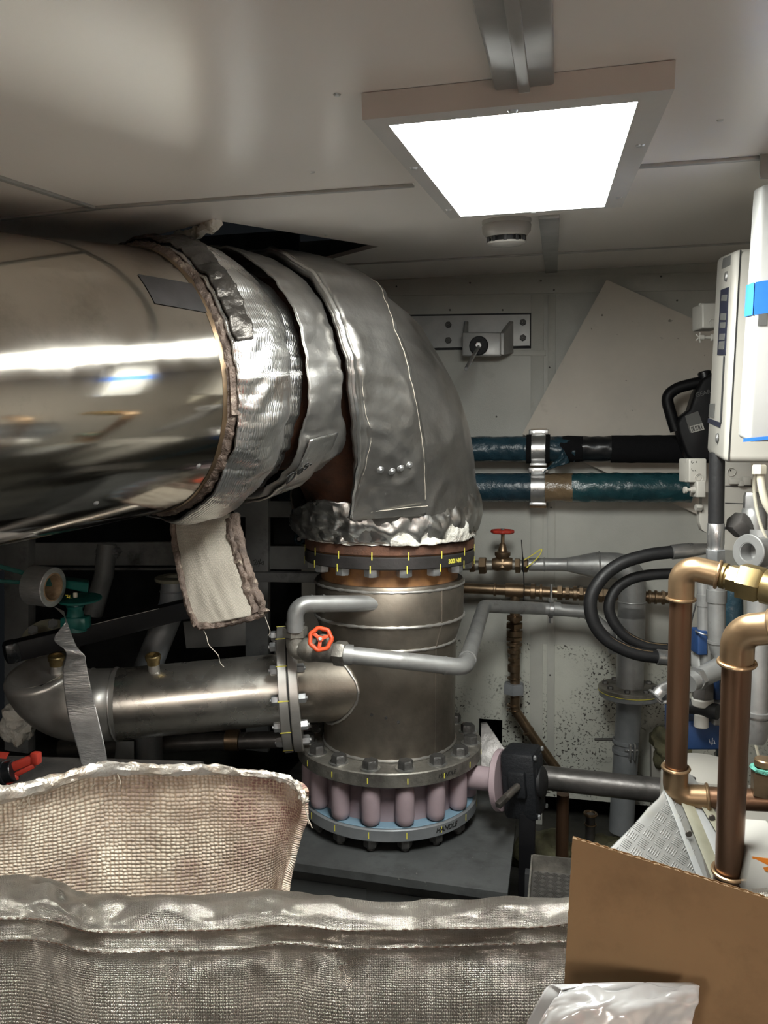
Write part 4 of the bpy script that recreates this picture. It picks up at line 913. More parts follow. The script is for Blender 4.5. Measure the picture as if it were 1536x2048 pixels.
# black oil jug
JO = .20
def J(x, y, o=JO): return W(x, y, o)
t = thing('oil_jug', 'black plastic oil jug with looped handle behind the cream cabinet', 'jug', J(1390, 925))
body = [(1440, 742), (1412, 752), (1394, 764), (1380, 790), (1370, 822), (1352, 836), (1346, 850), (1350, 872), (1364, 912), (1378, 925), (1440, 912)]
def bevslab(pts, off, bev):
    bm = bmesh.new(); n = len(pts); a_ = [bm.verts.new(p) for p in pts]; b_ = [bm.verts.new(p + off) for p in pts]
    f1 = bm.faces.new(a_); f2 = bm.faces.new(b_[::-1])
    for i in range(n): bm.faces.new([a_[i], b_[i], b_[(i + 1) % n], a_[(i + 1) % n]])
    bmesh.ops.recalc_face_normals(bm, faces=bm.faces)
    bmesh.ops.bevel(bm, geom=list(f1.edges) + list(f2.edges), offset=bev, segments=3, affect='EDGES', profile=.5)
    bm.verts.index_update(); mb = MB(); mb.add([v.co.copy() for v in bm.verts], [tuple(v.index for v in f.verts) for f in bm.faces], False); bm.free(); return mb
obj('jug_body', bevslab([J(*q) for q in body], NY * .10, .012), 'blackmatte', t)
hd = [J(x, y, JO + .05) for x, y in ((1402, 765), (1384, 768), (1352, 778), (1335, 796), (1342, 830), (1352, 862))]
obj('handle', MB().sweep(cat(hd, 6), [.020] * 31, 16), 'blackmatte', t)
obj('cap', MB().cyl(J(1412, 762, JO + .05), (J(1406, 735) - J(1412, 762)).normalized(), .022, .035, 24, .004), 'plastic', t)
jx = (J(1412, 778) - J(1396, 785)).normalized(); jy = V((0, -1, 0)).cross(jx)
lab = [J(x, y, JO + .1) for x, y in ((1370, 832), (1396, 822), (1408, 855), (1380, 866))]
obj('label', MB().slab(lab, NY * .001), 'grey', t, label='small printed label with barcode')
mb = MB(); a_, b_ = J(1379, 853, JO + .1012), J(1405, 846, JO + .1012); d_ = J(1383, 866, JO + .1012) - a_
mb.slab([a_, b_, b_ + d_, a_ + d_], NY * .0006); lb = WL
bo = obj('barcode', mb, 'white', t)
mb = MB()
for k in (.1, .2, .27, .4, .5, .62, .7, .85): mb.bar(a_.lerp(b_, k) + d_ * .15 + NY * .001, a_.lerp(b_, k) + d_ * .85 + NY * .001, .0006, .0022, NY, 0)
obj('bars', mb, 'ink', bo)
X_ = V((.93, 0, .25)).normalized()
obj('lettering', text_mb('GEAR', .020, J(1406, 787, JO + .1008), X_, V((-X_.z, 0, X_.x)), NY, .0004), 'grey', t)
# ------------------------------------------------------------------ CABINETS ON THE RIGHT
Nt, Nb, Ft, Fb = P(1468, 499, 1.55), P(1447, 926, 1.55), P(1434, 514, 1.776), P(1413, 907, 1.776)
XR = V((1, 0, 0)) * .36
t = thing('control_cabinet', 'cream control cabinet with dark display strip on its side', 'cabinet', Nb + XR * .5)
obj('cabinet_body', hexa(MB(), [Ft, Nt, Nb, Fb], [p + XR for p in (Ft, Nt, Nb, Fb)], .014, 4), 'boxcream', t)
fn_ = (Nt - Ft).cross(Fb - Ft).normalized(); fn_ = fn_ if fn_.x < 0 else -fn_
def face(quad, m, name, off=.001, parent=None, label=None):
    return obj(name, MB().slab([onP(*q, Ft + fn_ * off, fn_) for q in quad], fn_ * -.0008), m, parent or t, label=label)
face([(1446, 517), (1461, 510), (1460, 530), (1443, 538)], 'grey', 'rating_label')
dp = face([(1441, 580), (1457, 574), (1450, 710), (1434, 710)], 'navy', 'display_strip')
for i, (ya_, yb_) in enumerate(((590, 602), (627, 640), (645, 656), (668, 680), (683, 699))):
    face([(1443 - (ya_ - 590) * .055, ya_), (1453.5 - (ya_ - 590) * .055, ya_ - 1), (1453 - (yb_ - 590) * .055, yb_), (1442.5 - (yb_ - 590) * .055, yb_)], 'grey', 'window', .002, dp)
face([(1446.5, 712), (1448.5, 712), (1441.5, 845), (1439.5, 845)], 'dark', 'slot')
face([(1419, 808), (1429, 807), (1427, 836), (1417, 834)], 'grey', 'maker_label')
nl = face([(1416, 836), (1440, 845), (1439, 855), (1415, 845)], 'navy', 'name_strip')
many('screw', MB().lathe([(0, .004), (.008, .0035), (.011, 0)], zero, up0, 20), 'galv', t, [(onP(x, y, Ft + fn_ * .0005, fn_), fn_, 0) for x, y in ((1453, 553), (1435, 876))])
sn = (Nb - Nt).cross(V((1, 0, 0))).normalized(); sn = sn if sn.dot(CAM - Nt) > 0 else -sn
obj('door_gap', MB().slab([onP(*q, Nt + sn * .0006, sn) for q in ((1480, 500), (1483, 500), (1459, 922), (1456, 922))], sn * -.001), 'ink', t)
# nearer white cabinet
a0_, a1_, a2_, a3_ = P(1507, 377, 1.30), P(1521, 370, 1.19), P(1493, 884, 1.19), P(1475, 876, 1.30)
t = thing('wall_cabinet', 'white cabinet at the right edge with a strip of blue tape', 'cabinet', a2_ + XR * .5)
obj('cabinet_body', hexa(MB(), [a0_, a1_, a2_, a3_], [p + XR * .9 for p in (a0_, a1_, a2_, a3_)], .008, 3), 'boxwhite', t)
sl = (a1_ - a0_).cross(a3_ - a0_).normalized(); sl = sl if sl.x < 0 else -sl
sf = (a2_ - a1_).cross(V((1, 0, 0))).normalized(); sf = sf if sf.dot(CAM - a1_) > 0 else -sf
def ed(py, f): k = (py - 377) / 500; return (a0_.lerp(a3_, k)) if f else (a1_.lerp(a2_, k))
def band(pa, pb, qa, qb, name, m, lab_=None):      # tape round the corner: side y pa..pb, front y qa..qb
    L0, L1, M0, M1 = ed(pa, 1), ed(pb, 1), ed(qa, 0), ed(qb, 0); o1, o2 = sl * .001, sf * .001
    mb = MB(); mb.slab([L0 + o1, M0 + o1, M1 + o1, L1 + o1], sl * .0006); dy = V((0, 0, .03)); mb.slab([M0 + o2, M0 + o2 + XR * .9 + dy, M1 + o2 + XR * .9 + dy, M1 + o2], sf * .0006); return obj(name, mb, m, t, label=lab_)
band(571, 634, 566, 630, 'tape_strip', 'bluetape', 'blue masking tape')
obj('tape_strip', MB().slab([onP(*q, a2_ + sf * .001, sf) for q in ((1487, 877), (1560, 870), (1560, 877), (1486, 884))], sf * .0006), 'bluetape', t, label='blue masking tape')
obj('label', MB().slab([onP(*q, a2_ + sf * .001, sf) for q in ((1517, 628), (1534, 626), (1533, 651), (1515, 652))], sf * .0006), 'grey', t)
# grey bits above it
t = thing('ceiling_bracket', 'grey plate bracket hanging from the ceiling at the right edge', 'bracket', P(1530, 360, 1.25))
mb = MB(); mb.slab([P(1456, 294, 1.32), P(1548, 195, 1.1), P(1600, 200, 1.1), P(1600, 292, 1.25), P(1520, 300, 1.32)], ZZ * -.003); obj('plate', mb, 'trim', t)
obj('post', hexa(MB(), [P(1520, 290, 1.2), P(1580, 290, 1.2), P(1580, 358, 1.2), P(1518, 358, 1.2)], [P(1520, 290, 1.28), P(1580, 290, 1.28), P(1580, 358, 1.28), P(1518, 358, 1.28)], .003), 'trim', t)
obj('screw', MB().cyl(P(1478, 290, 1.30), -ZZ, .004, .004, 10, .001), 'galv', t)
# junction boxes on the wall edge
def jbox(cx, cy, w_, h_, d, label):
    t = thing('junction_box', label, 'electrical box', P(cx, cy + h_ / 2, d))
    q = [P(cx - w_ / 2, cy - h_ / 2, d), P(cx + w_ / 2, cy - h_ / 2, d), P(cx + w_ / 2, cy + h_ / 2, d), P(cx - w_ / 2, cy + h_ / 2, d)]
    obj('box_body', hexa(MB(), q, [p + FH * .06 - RT * .004 for p in q], .004), 'boxcream', t)
    obj('knockout', MB().ring(P(cx + w_ * .05, cy + h_ * .3, d - .0005), -FH, rp(8, d), .0012, 24).ring(P(cx + w_ * .05, cy + h_ * .3, d - .0005), -FH, rp(5, d), .001, 20), 'boxcream', t)
    many('lug', MB().box(zero, .012, .012, .012, bev=.003), 'boxcream', t, [(P(cx - w_ / 2 - 3, cy + s * h_ * .4, d + .02), FH, 0) for s in (-1, 1)])
    return t
jbox(1424, 631, 38, 50, 2.02, 'small cream junction box beside the top of the cream cabinet')
t = jbox(1396, 941, 36, 48, 1.97, 'small cream junction box with pen scribbles under the cream cabinet')
fm = lambda x, y: P(x, y, 1.9695)
obj('pen_note', strokes([[(1384, 921), (1382, 924), (1384, 927), (1387, 925)], [(1392, 922), (1394, 926)], [(1383, 937), (1384, 941), (1388, 942)], [(1390, 940), (1392, 943)]], .0007, fm), 'ink', t, label='pen scribbles')
# little fittings under the boxes
t = thing('solenoid_valve', 'small cream painted valve block under the lower junction box', 'valve', P(1400, 1000, 1.98))
q = [P(1394, 962, 1.96), P(1412, 962, 1.96), P(1412, 995, 1.96), P(1394, 995, 1.96)]
obj('valve_block', hexa(MB(), q, [p + FH * .05 for p in q], .003), 'boxcream', t)
obj('spindle', MB().lathe([(0, -.002), (.009, 0), (.009, .006), (.004, .009), (.004, .016), (.008, .018), (.008, .028)], P(1368, 980, 1.975), RT, 16), 'boxcream', t)
q = [(1404, 985), (1418, 985), (1417, 1040), (1414, 1066), (1404, 1060), (1399, 1044), (1399, 1012), (1404, 1028)]
obj('rail', bevslab([P(x, y, 2.0) for x, y in q], FH * .02, .001), 'boxcream', t)
obj('gland', MB().hex(P(1391, 1015, 1.995), RT, .009, .016), 'boxcream', t)
t = thing('valve_knob', 'cream star knob fitting beside the upper junction box', 'valve', P(1410, 684, 2.0))
obj('knob_stem', MB().lathe([(0, 0), (.007, 0), (.007, .012), (.004, .014), (.004, .03), (.009, .032), (.009, .06)], P(1398, 675, 2.02), RT, 14), 'boxcream', t)
mb = MB()
for i in range(5):
    a = i * 2 * PI / 5; mb.bar(P(1398, 675, 2.02), P(1398 + 11 * math.cos(a) * .7, 675 + 11 * math.sin(a), 2.02), .003, .006, RT)
obj('star_handle', mb, 'boxcream', t)
# mounting plate and fittings under the cabinet
t = thing('equipment_panel', 'pale grey equipment panel below the cream cabinet', 'panel', P(1480, 1108, 2.05))
q = [P(1448, 918, 2.05), P(1500, 918, 2.05), P(1530, 1108, 2.05), P(1449, 1099, 2.05)]
obj('panel_sheet', MB().slab(q, FH * .01), 'boxcream', t)
obj('panel_seams', MB().bar(P(1450, 972, 2.049), P(1512, 972, 2.049), .002, .002, FH).bar(P(1450, 1006, 2.049), P(1516, 1008, 2.049), .002, .002, FH).bar(P(1449, 1056, 2.049), P(1520, 1060, 2.049), .003, .007, FH), 'dark', t)
obj('socket_ring', MB().ring(P(1463, 944, 2.048), FH, .011, .0012, 24), 'boxcream', t)
obj('socket_holes', MB().cyl(P(1461, 941, 2.049), -FH, .002, .001, 8, .0003), 'ink', t)
obj('clip', MB().box(P(1470, 963, 2.04), .03, .01, .014, RT, FH, ZZ).box(P(1482, 967, 2.04), .014, .01, .014, RT, FH, ZZ).box(P(1493, 962, 2.04), .02, .01, .022, RT, FH, ZZ), 'boxcream', t)
# black hose under the cabinet
h0, h1, h2 = P(1434, 905, 1.68), P(1432, 1048, 1.70), P(1431, 1101, 1.70)
hv = (h1 - h0).normalized()
t = thing('vertical_hose', 'thick black hose with crimped fitting dropping from the cabinet', 'hose', h2)
obj('hose', MB().sweep([h0, h1], .0165, 24), 'rubber', t)
obj('ferrule', MB().lathe([(.0165, -.002), (.0178, 0), (.0178, .045), (.016, .05), (.0172, .053), (.0172, .056), (.014, .057)], h1, hv, 28), 'galv', t)
obj('hex_nut', MB().hex(h2 - hv * .002, hv, .0205, .03), 'zinc', t)
obj('collar', MB().lathe([(.019, 0), (.019, .012), (.0, .012)], h2 + hv * .028, hv, 24), 'copper', t)
# looped hoses
def hose(name, label, px, ds, R, fer0, fer1, m='rubber'):
    pts = [P(x, y, interp(i, [0, len(px) - 1], ds)) for i, (x, y) in enumerate(px)]
    t = thing(name, label, 'hose', pts[len(pts) // 2])
    c_ = cat(pts, 8); obj('hose', MB().sweep(c_, R, 20), m, t)
    # printed line along the inner bend
    n = len(c_); cen = P(1320, 1205, ds[0]); ln = [c_[i] + ((cen - c_[i]).normalized() * .75 + (CAM - c_[i]).normalized() * .66) * R * 1.01 for i in range(int(n * .55), n - 3)]
    obj('print_line', MB().sweep(ln, .0012, 5), 'browntape', t, label='ochre printed line')
    for end, prev, L_, R2 in ((c_[0], c_[3], fer0, 1.15), (c_[-1], c_[-4], fer1, 1.2)):
        if L_:
            ax = (end - prev).normalized(); obj('ferrule', MB().lathe([(R, -.004), (R * R2, -.002), (R * R2, L_ * .55), (R, L_ * .6), (R * .8, L_), (0, L_)], end, ax, 24), 'galv', t)
    return t
hose('looped_hose', 'outer looped black hydraulic hose beside the drop pipe', [(1345, 1104), (1297, 1110), (1244, 1126), (1206, 1154), (1182, 1195), (1186, 1241), (1210, 1276), (1244, 1297), (1279, 1309), (1316, 1314)], [2.3, 2.3], rp(13, 2.3), .11, .12)
hose('looped_hose', 'inner looped black hydraulic hose inside the larger loop', [(1395, 1147), (1352, 1147), (1297, 1150), (1258, 1160), (1230, 1181), (1218, 1213), (1227, 1244), (1251, 1272), (1286, 1290), (1314, 1296), (1345, 1298)], [2.36, 2.36], rp(11, 2.36), 0, .09)
# grey pipes on the right
def gpipe(name, label, pts, R, bend, collars, m='silver', root=None):
    t = thing(name, label, 'pipe', pts[-1]); obj('pipe_run', MB().sweep(fillet(pts, bend, 8), R, 28), m, t)
    for p, ax, k, w_ in collars: obj('collar', MB().lathe([(R * .9, -w_ / 2), (R * k, -w_ / 2), (R * k, w_ / 2), (R * .9, w_ / 2)], p, ax, 28), m, t)
    return t
g = [P(1432, 1120, 1.85), P(1434, 1290, 1.85), P(1456, 1338, 1.86), P(1458, 1390, 1.86)]
t = gpipe('grey_pipe', 'grey pipe dropping from the black hose to a Y-branch', g, rp(17, 1.85), [.05, .03], [(P(1433, 1192, 1.85), ZZ, 1.14, .03), (P(1434, 1284, 1.85), ZZ, 1.1, .006)])
wy = [P(1452, 1330, 1.86), P(1378, 1366, 1.80)]
obj('y_branch', MB().sweep([wy[0], wy[0].lerp(wy[1], .5), wy[1]], [.026, .024, .021], 28), 'silver', t)
wx = (wy[1] - wy[0]).normalized()
obj('union_nut', MB().hex(wy[0].lerp(wy[1], .72), wx, .027, .016), 'galv', t)
g = [P(1406, 1150, 1.95), P(1408, 1262, 1.95), P(1412, 1330, 1.95)]
gpipe('grey_pipe', 'thin grey pipe behind the left copper pipe', g, rp(12, 1.95), .03, [(P(1408, 1200, 1.95), ZZ, 1.2, .03)])
g = [P(1524, 1060, 1.62), P(1518, 1200, 1.62), P(1512, 1440, 1.62)]
t = gpipe('grey_pipe', 'grey vertical pipe with rounded end cap at the right edge', g, rp(22, 1.62), .1, [(P(1513, 1425, 1.62), ZZ, 1.3, .008), (P(1513, 1441, 1.62), ZZ, 1.08, .012)])
ax = (g[2] - g[1]).normalized(); R_ = rp(22, 1.62)
obj('end_cap', MB().lathe([(R_ * 1.05, 0), (R_, .035), (R_ * .75, .048), (0, .052)], g[2], ax, 28), 'silver', t)
g = [P(1458, 1140, 2.15), P(1462, 1400, 2.15), V((P(1462, 1400, 2.15).x, P(1462, 1400, 2.15).y, .0))]
gpipe('black_pipe', 'dark teal pipe in the shade behind the grey pipe', g, .035, .1, [], 'bluewrap')
# strainer
s = P(1506, 985, 1.72); t = thing('strainer', 'silver painted Y-strainer with hex nut under the white cabinet', 'strainer', P(1506, 1110, 1.72))
obj('hex_nut', MB().hex(P(1506, 1030, 1.72), ZZ, .022, .05), 'galv', t)
obj('strainer_body', MB().lathe([(.018, .035), (.024, .03), (.027, .01), (.027, -.03), (.024, -.07), (.02, -.09), (0, -.09)], P(1507, 1045, 1.72), ZZ, 28), 'silver', t)
yx = (P(1458, 1030, 1.70) - P(1506, 1075, 1.72)).normalized()
obj('strainer_leg', MB().lathe([(0, 0), (.021, .004), (.021, .03)], P(1506, 1075, 1.72), yx, 28).hex(P(1506, 1075, 1.72) + yx * .03, yx, .026, .035), 'darkpipe', t)
c_ = P(1512, 1104, 1.6); ax = (CAM - c_).normalized() * .6 - RT * .75; ax.normalize()
t = thing('ring_fitting', 'silver ring-shaped pipe fitting under the strainer', 'fitting', P(1512, 1135, 1.6))
obj('ring_body', MB().tubering(c_ - ax * .02, ax, .018, .032, .045, 40, .003).tubering(c_ + ax * .018, ax, .02, .037, .008, 40, .002), 'silver', t)
# cables
mb = MB(); mb.sweep(cat([P(1512, 930, 1.6), P(1508, 975, 1.6), P(1516, 1030, 1.6), P(1534, 1080, 1.6), P(1560, 1110, 1.6)], 8), .0035, 8)
obj('cable', mb, 'cable', label='thin cream cable curving down under the white cabinet', cat_='cable')
mb = MB(); mb.sweep(cat([P(1520, 940, 1.5), P(1524, 975, 1.5), P(1534, 1010, 1.5), P(1560, 1050, 1.5)], 8), .0075, 12); mb.hex(P(1518, 948, 1.5), ZZ, .013, .018)
obj('cable', mb, 'cable', label='thick cream cable with gland under the white cabinet', cat_='cable')
mb = MB(); mb.sweep(cat([P(1405, 1150, 2.0), P(1398, 1185, 2.0), P(1390, 1215, 2.0), P(1382, 1250, 2.0), P(1381, 1300, 2.0)], 6), .0022, 6)
obj('cable', mb, 'rubber', label='thin black cable behind the left copper pipe', cat_='cable')
mb = MB(); mb.sweep(cat([P(1508, 1480, 1.7), P(1518, 1515, 1.7), P(1528, 1540, 1.7)], 6), .003, 6)
obj('cable', mb, 'cable', label='thin pale cable below the capped grey pipe', cat_='cable')
# ------------------------------------------------------------------ BLUE PUMP
t = thing('pump', 'blue pump unit behind the copper pipes', 'pump', P(1420, 1500, 1.98))
def pbox(name, x0, y0, x1, y1, d, dep, m, bev=.004, lab_=None):
    q = [P(x0, y0, d), P(x1, y0, d), P(x1, y1, d), P(x0, y1, d)]; return obj(name, hexa(MB(), q, [p + FH * dep for p in q], bev), m, t, label=lab_)
pbox('motor_base', 1372, 1442, 1475, 1500, 1.93, .15, 'pumpblue')
pbox('coil_housing', 1396, 1262, 1416, 1311, 1.93, .05, 'pumpblue')
pbox('coil_housing', 1430, 1352, 1450, 1408, 1.90, .05, 'pumpblue')
pbox('valve_block', 1397, 1312, 1420, 1345, 1.95, .05, 'boxwhite')
pbox('grey_block', 1428, 1405, 1452, 1452, 1.88, .05, 'silver')
pbox('manifold', 1400, 1410, 1420, 1440, 1.99, .05, 'white')
obj('filter_cup', MB().cyl(P(1402, 1455, 1.90), ZZ, rp(14, 1.9), .035, 28, .003), 'white', t, label='white filter cup')
obj('filter_hex', MB().hex(P(1405, 1395, 1.9), ZZ, .026, .045), 'darkpipe', t)
obj('filter_body', MB().cyl(P(1405, 1412, 1.9), ZZ, .026, .02, 28, .003), 'white', t)
obj('clamp_ring', MB().ring(P(1406, 1267, 1.93), (ZZ + RT * .3).normalized(), .018, .002, 24), 'galv', t)
obj('chalk_mark', strokes([[(1418, 1478), (1420, 1486), (1427, 1486)], [(1425, 1476), (1424, 1490)], [(1428, 1480), (1430, 1488)]], .0009, lambda x, y: P(x, y, 1.9295)), 'inkwhite', t, label='white scribbled mark')
obj('suction_hose', MB().sweep([P(1330, 1392, 2.0), P(1378, 1412, 1.92), P(1436, 1424, 1.87)], .019, 20), 'rubber', t)
cp_ = [P(1382, 1362, 1.82), P(1352, 1368, 1.84), P(1326, 1378, 1.86), P(1312, 1392, 1.86), P(1322, 1404, 1.86), P(1338, 1402, 1.86), P(1344, 1392, 1.86)]
t = thing('bent_connector', 'curved galvanised connector left of the Y-branch', 'fitting', cp_[3])
obj('bent_tube', MB().sweep(cat(cp_[:4], 8), [.014] * 25, 20), 'galv', t)
obj('end_ring', MB().sweep(cat(cp_[2:], 6), .0045, 10).ring(cp_[3], (cp_[3] - cp_[2]).normalized(), .018, .0035, 24), 'galv', t)
# ------------------------------------------------------------------ COPPER PIPES
def copper(name, label, pts, R, bend, root, extra=None):
    t = thing(name, label, 'pipe', root); n = len(pts)
    tr = []
    for i in range(1, n - 1):
        a = (pts[i-1] - pts[i]).normalized(); b = (pts[i+1] - pts[i]).normalized(); ang = a.angle(b); tt = bend / math.tan(ang / 2); tr.append((a, b, tt + .012))
    cur = pts[0]
    for i in range(1, n):
        end = pts[i] + (tr[i-1][0] * tr[i-1][2] if i < n - 1 else V((0, 0, 0)))
        obj('pipe_leg', MB().sweep([cur, end], R, 28), 'copper', t)
        if i < n - 1:
            a, b, tt = tr[i-1]; s_, e_ = pts[i] + a * tt, pts[i] + b * tt; el = fillet([s_, pts[i], e_], bend, 14)
            obj('elbow', MB().sweep(el, R * 1.14, 28), 'cufit', t)
            for q, ax in ((s_, a), (e_, b)): obj('press_bead', MB().ring(q, ax, R * 1.2, R * .16, 32), 'cufit', t)
            cur = e_
    return t
c1 = [P(1445, 1151, 1.33), P(1364, 1131, 1.36), P(1350, 1592, 1.42), P(1600, 1604, 1.36)]
t = copper('copper_pipe', 'left copper pipe rising to a brass union at the right edge', c1, .0192, .040, c1[2])
cx = (P(1560, 1180, 1.27) - c1[0]).normalized()
q = c1[0]
obj('brass_adapter', MB().lathe([(.019, -.004), (.0225, 0), (.0225, .006), (.02, .008), (.02, .018)], q, cx, 28).hex(q + cx * .012, cx, .024, .018), 'brass', t)
obj('brass_union', MB().hex(q + cx * .030, cx, .032, .036), 'brass', t)
obj('union_collar', MB().lathe([(.026, 0), (.029, .002), (.029, .03), (.022, .034), (.022, .1)], q + cx * .066, cx, 28), 'brass', t)
c2 = [P(1640, 1246, 1.01), P(1476, 1262, 1.08), P(1457, 1760, 1.17)]
t = copper('copper_pipe', 'right copper pipe with large top elbow beside the cardboard', c2, .0197, .048, c2[2])
ax = (c2[2] - c2[1]).normalized()
obj('coupling', MB().lathe([(.02, 0), (.0228, .002), (.0228, .05), (.02, .052)], P(1459, 1742, 1.165), ax, 28), 'copper', t)
obj('press_bead', MB().ring(P(1459, 1742, 1.165), ax, .0236, .0032, 32), 'cufit', t)
obj('foot_leg', MB().sweep([c2[2], c2[2] - ZZ * .5], .0197, 24), 'copper', t)
t = thing('drain_valve', 'brass hex plug crusted with green verdigris on the copper pipe', 'valve', P(1528, 1590, 1.36))
q = P(1528, 1588, 1.37)
obj('hex_body', MB().hex(q, ZZ, .023, .045), 'bronze', t)
obj('plug_cap', MB().cyl(q + ZZ * .05, ZZ, .018, .014, 24, .002), 'cufit', t)
obj('crust', MB().sweep([q + ZZ * .046 + V((math.cos(a * .35), math.sin(a * .35), 0)) * .02 for a in range(19)], .004, 8, fn=lambda i, a: .004 * nz(i * .9, a)), 'verdigris', t)
# ------------------------------------------------------------------ MACHINE AND TREAD PLATE GUARD
t = thing('machine_housing', 'cream machine housing behind the copper pipes', 'machine', V((P(1460, 1650, 1.75).x, P(1460, 1650, 1.75).y, .0)))
mc = P(1404, 1548, 1.80)
obj('round_cover', MB().lathe([(0, .0), (.07, -.002), (.085, -.01), (.09, -.03), (.09, -.5)], P(1408, 1528, 1.72), ZZ, 48), 'boxcream', t)
def tb_(name, px, d, dz, m, off):
    z0 = P(*px[0], d).z; q = [onZ(x, y, z0) for x, y in px]; return obj(name, bevslab([p for p in q], V((0, 0, -dz)), .004), m, t)
tb_('top_tray', [(1395, 1622), (1580, 1668), (1580, 1582), (1440, 1560)], 1.62, .03, 'boxcream', 0)
tb_('lower_body', [(1405, 1690), (1580, 1704), (1580, 1640), (1440, 1610)], 1.55, .32, 'boxcream', 0)
many('bolt', boltm(.009, .006), 'dark_bolt', t, [(P(1384, 1559, 1.66), (CAM - mc).normalized(), 0)])
GD = lambda y: interp(y, [1530, 1800], [1.46, 1.28])
_a, _b, _c = P(1374, 1528, 1.46), P(1222, 1697, 1.345), P(1428, 1800, 1.28)
GN = (_b - _a).cross(_c - _a).normalized(); GN = GN if GN.dot(CAM - _a) > 0 else -GN
def Gq(x, y, o=0): return onP(x, y, _a, GN) - GN * o
t = thing('tread_guard', 'white tread plate guard with bolted edge strips behind the cardboard', 'guard', Gq(1330, 1800))
pl = [(1374, 1528), (1350, 1542), (1318, 1598), (1296, 1618), (1270, 1650), (1222, 1697), (1230, 1701), (1221, 1712), (1250, 1790), (1428, 1800), (1366, 1570)]
obj('tread_plate', bevslab([Gq(*q) for q in pl], FH * .004, .0008), 'tread', t)
mb = MB()
def inside(x, y, poly):
    c_ = False; n = len(poly)
    for i in range(n):
        xa_, ya_ = poly[i]; xb_, yb_ = poly[i-1]
        if (ya_ > y) != (yb_ > y) and x < (xb_ - xa_) * (y - ya_) / (yb_ - ya_) + xa_: c_ = not c_
    return c_
g0 = Gq(1222, 1700); ge = (Gq(1320, 1775) - g0).normalized(); gn = (Gq(1374, 1528) - g0).cross(ge).normalized(); gn = gn if gn.dot(CAM - g0) > 0 else -gn
gf = gn.cross(ge)
org = Gq(1366, 1570)
inner = [(1352, 1552), (1320, 1604), (1236, 1697), (1232, 1760), (1405, 1790), (1346, 1580)]
for i in range(-16, 17):
    for j in range(-16, 17):
        c_ = org + (ge * i + gf * j) * .021
        v = c_ - CAM; d = v.dot(FW); px, py = 768 + F * v.dot(RT) / d, 1024 - F * v.dot(UP) / d
        if not inside(px, py, inner): continue
        a, b = (ge, gf) if (i + j) % 2 else (gf, ge)
        c_ = Gq(px, py, -.0004)
        for k in range(-2, 3): mb.bar(c_ + b * k * .0038 - a * .0075, c_ + b * k * .0038 + a * .0075, .0014, .0013, gn, .0004)
obj('tread_pattern', mb, 'tread', t)
def strip(name, pts, o, m, th=.004): return obj(name, bevslab([Gq(x, y, o) for x, y in pts], FH * th, .0006), m, t)
strip('edge_strip', [(1340, 1556), (1352, 1542), (1362, 1556), (1428, 1712), (1450, 1780), (1436, 1800), (1410, 1730)], -.006, 'yellowed')
strip('edge_strip', [(1328, 1586), (1334, 1578), (1414, 1775), (1406, 1790)], -.004, 'whitepaint')
hp = [Gq(1387 + 9 * math.cos(a) , 1650 + 16 * math.sin(a), -.0065) for a in [2 * PI * i / 24 for i in range(24)]]
sp_ = [(1364, 1560), (1376, 1545), (1440, 1618), (1448, 1700), (1450, 1776), (1430, 1712)]
oc_ = [Gq(x, y, -.002) for x, y in sp_]
obj('side_panel', bevslab(oc_, FH * .003, .0006), 'whitepaint', t)
obj('oval_hole', MB().slab([p + FH * .002 for p in hp], -FH * .001), 'ink', t, label='dark oval slot')
strip('edge_strip', [(1384, 1590), (1398, 1580), (1436, 1640), (1444, 1690), (1430, 1668)], -.008, 'yellowed')
many('rivet', MB().cyl(zero, up0, .006, .003, 14, .001), 'shaft', t, [(Gq(x, y, -.010), -FH, 0) for x, y in ((1374, 1672), (1396, 1606), (1420, 1640), (1432, 1755))])
# orange and white carton
t = thing('carton', 'small white carton with orange print at the lower right', 'box', P(1520, 1785, 1.12))
q = [P(1503, 1712, 1.12), P(1590, 1722, 1.06), P(1590, 1800, 1.06), P(1488, 1790, 1.12)]
obj('carton_body', hexa(MB(), q, [p + FH * .12 + RT * .02 for p in q], .001, 1), 'white', t)
obj('orange_print', MB().slab([P(1504, 1713, 1.119), P(1590, 1723, 1.058), P(1590, 1748, 1.058), P(1530, 1742, 1.10), P(1520, 1726, 1.109), P(1506, 1727, 1.118)], FW * -.0008), 'orangeprint', t)
# ------------------------------------------------------------------ LOW DOWN BETWEEN TANK AND GUARD
q = P(1126, 1600, 2.5); pipe('bilge_pipe', 'brown copper pipe standing under the dark drain pipe', [V((q.x, q.y, .0)), V((q.x, q.y, q.z + .02))], .02, 'copper', 0)
q = P(1181, 1628, 2.6); o = pipe('bilge_pipe', 'thin pipe stub with collar in the dark bilge', [V((q.x, q.y, .0)), V((q.x, q.y, q.z))], .016, 'darkpipe', 0)
obj('collar', MB().ring(q, ZZ, .019, .005, 24).ring(q - ZZ * .035, ZZ, .018, .003, 24), 'bronze', o)
zt2 = P(1070, 1740, 1.98).z
t = thing('bilge_tray', 'dirty tread plate tray beside the tank', 'tray', onZ(1105, 1780, zt2))
tq = [onZ(1062, 1738, zt2), onZ(1190, 1752, zt2), onZ(1190, 1860, zt2), onZ(1052, 1860, zt2)]
obj('tray_floor', MB().slab(tq, V((0, 0, -.005))), 'treaddark', t)
for q_ in tq: obj('leg', MB().box(V((q_.x, q_.y, (q_.z - .006) / 2)), .03, .03, q_.z - .007), 'dark', t)
mb = MB()
for a_, b_ in ((tq[0], tq[1]), (tq[3], tq[0])): mb.slab([a_, b_, b_ + ZZ * .04, a_ + ZZ * .04], (b_ - a_).cross(ZZ).normalized() * .004)
obj('tray_rim', mb, 'flangegrey', t)
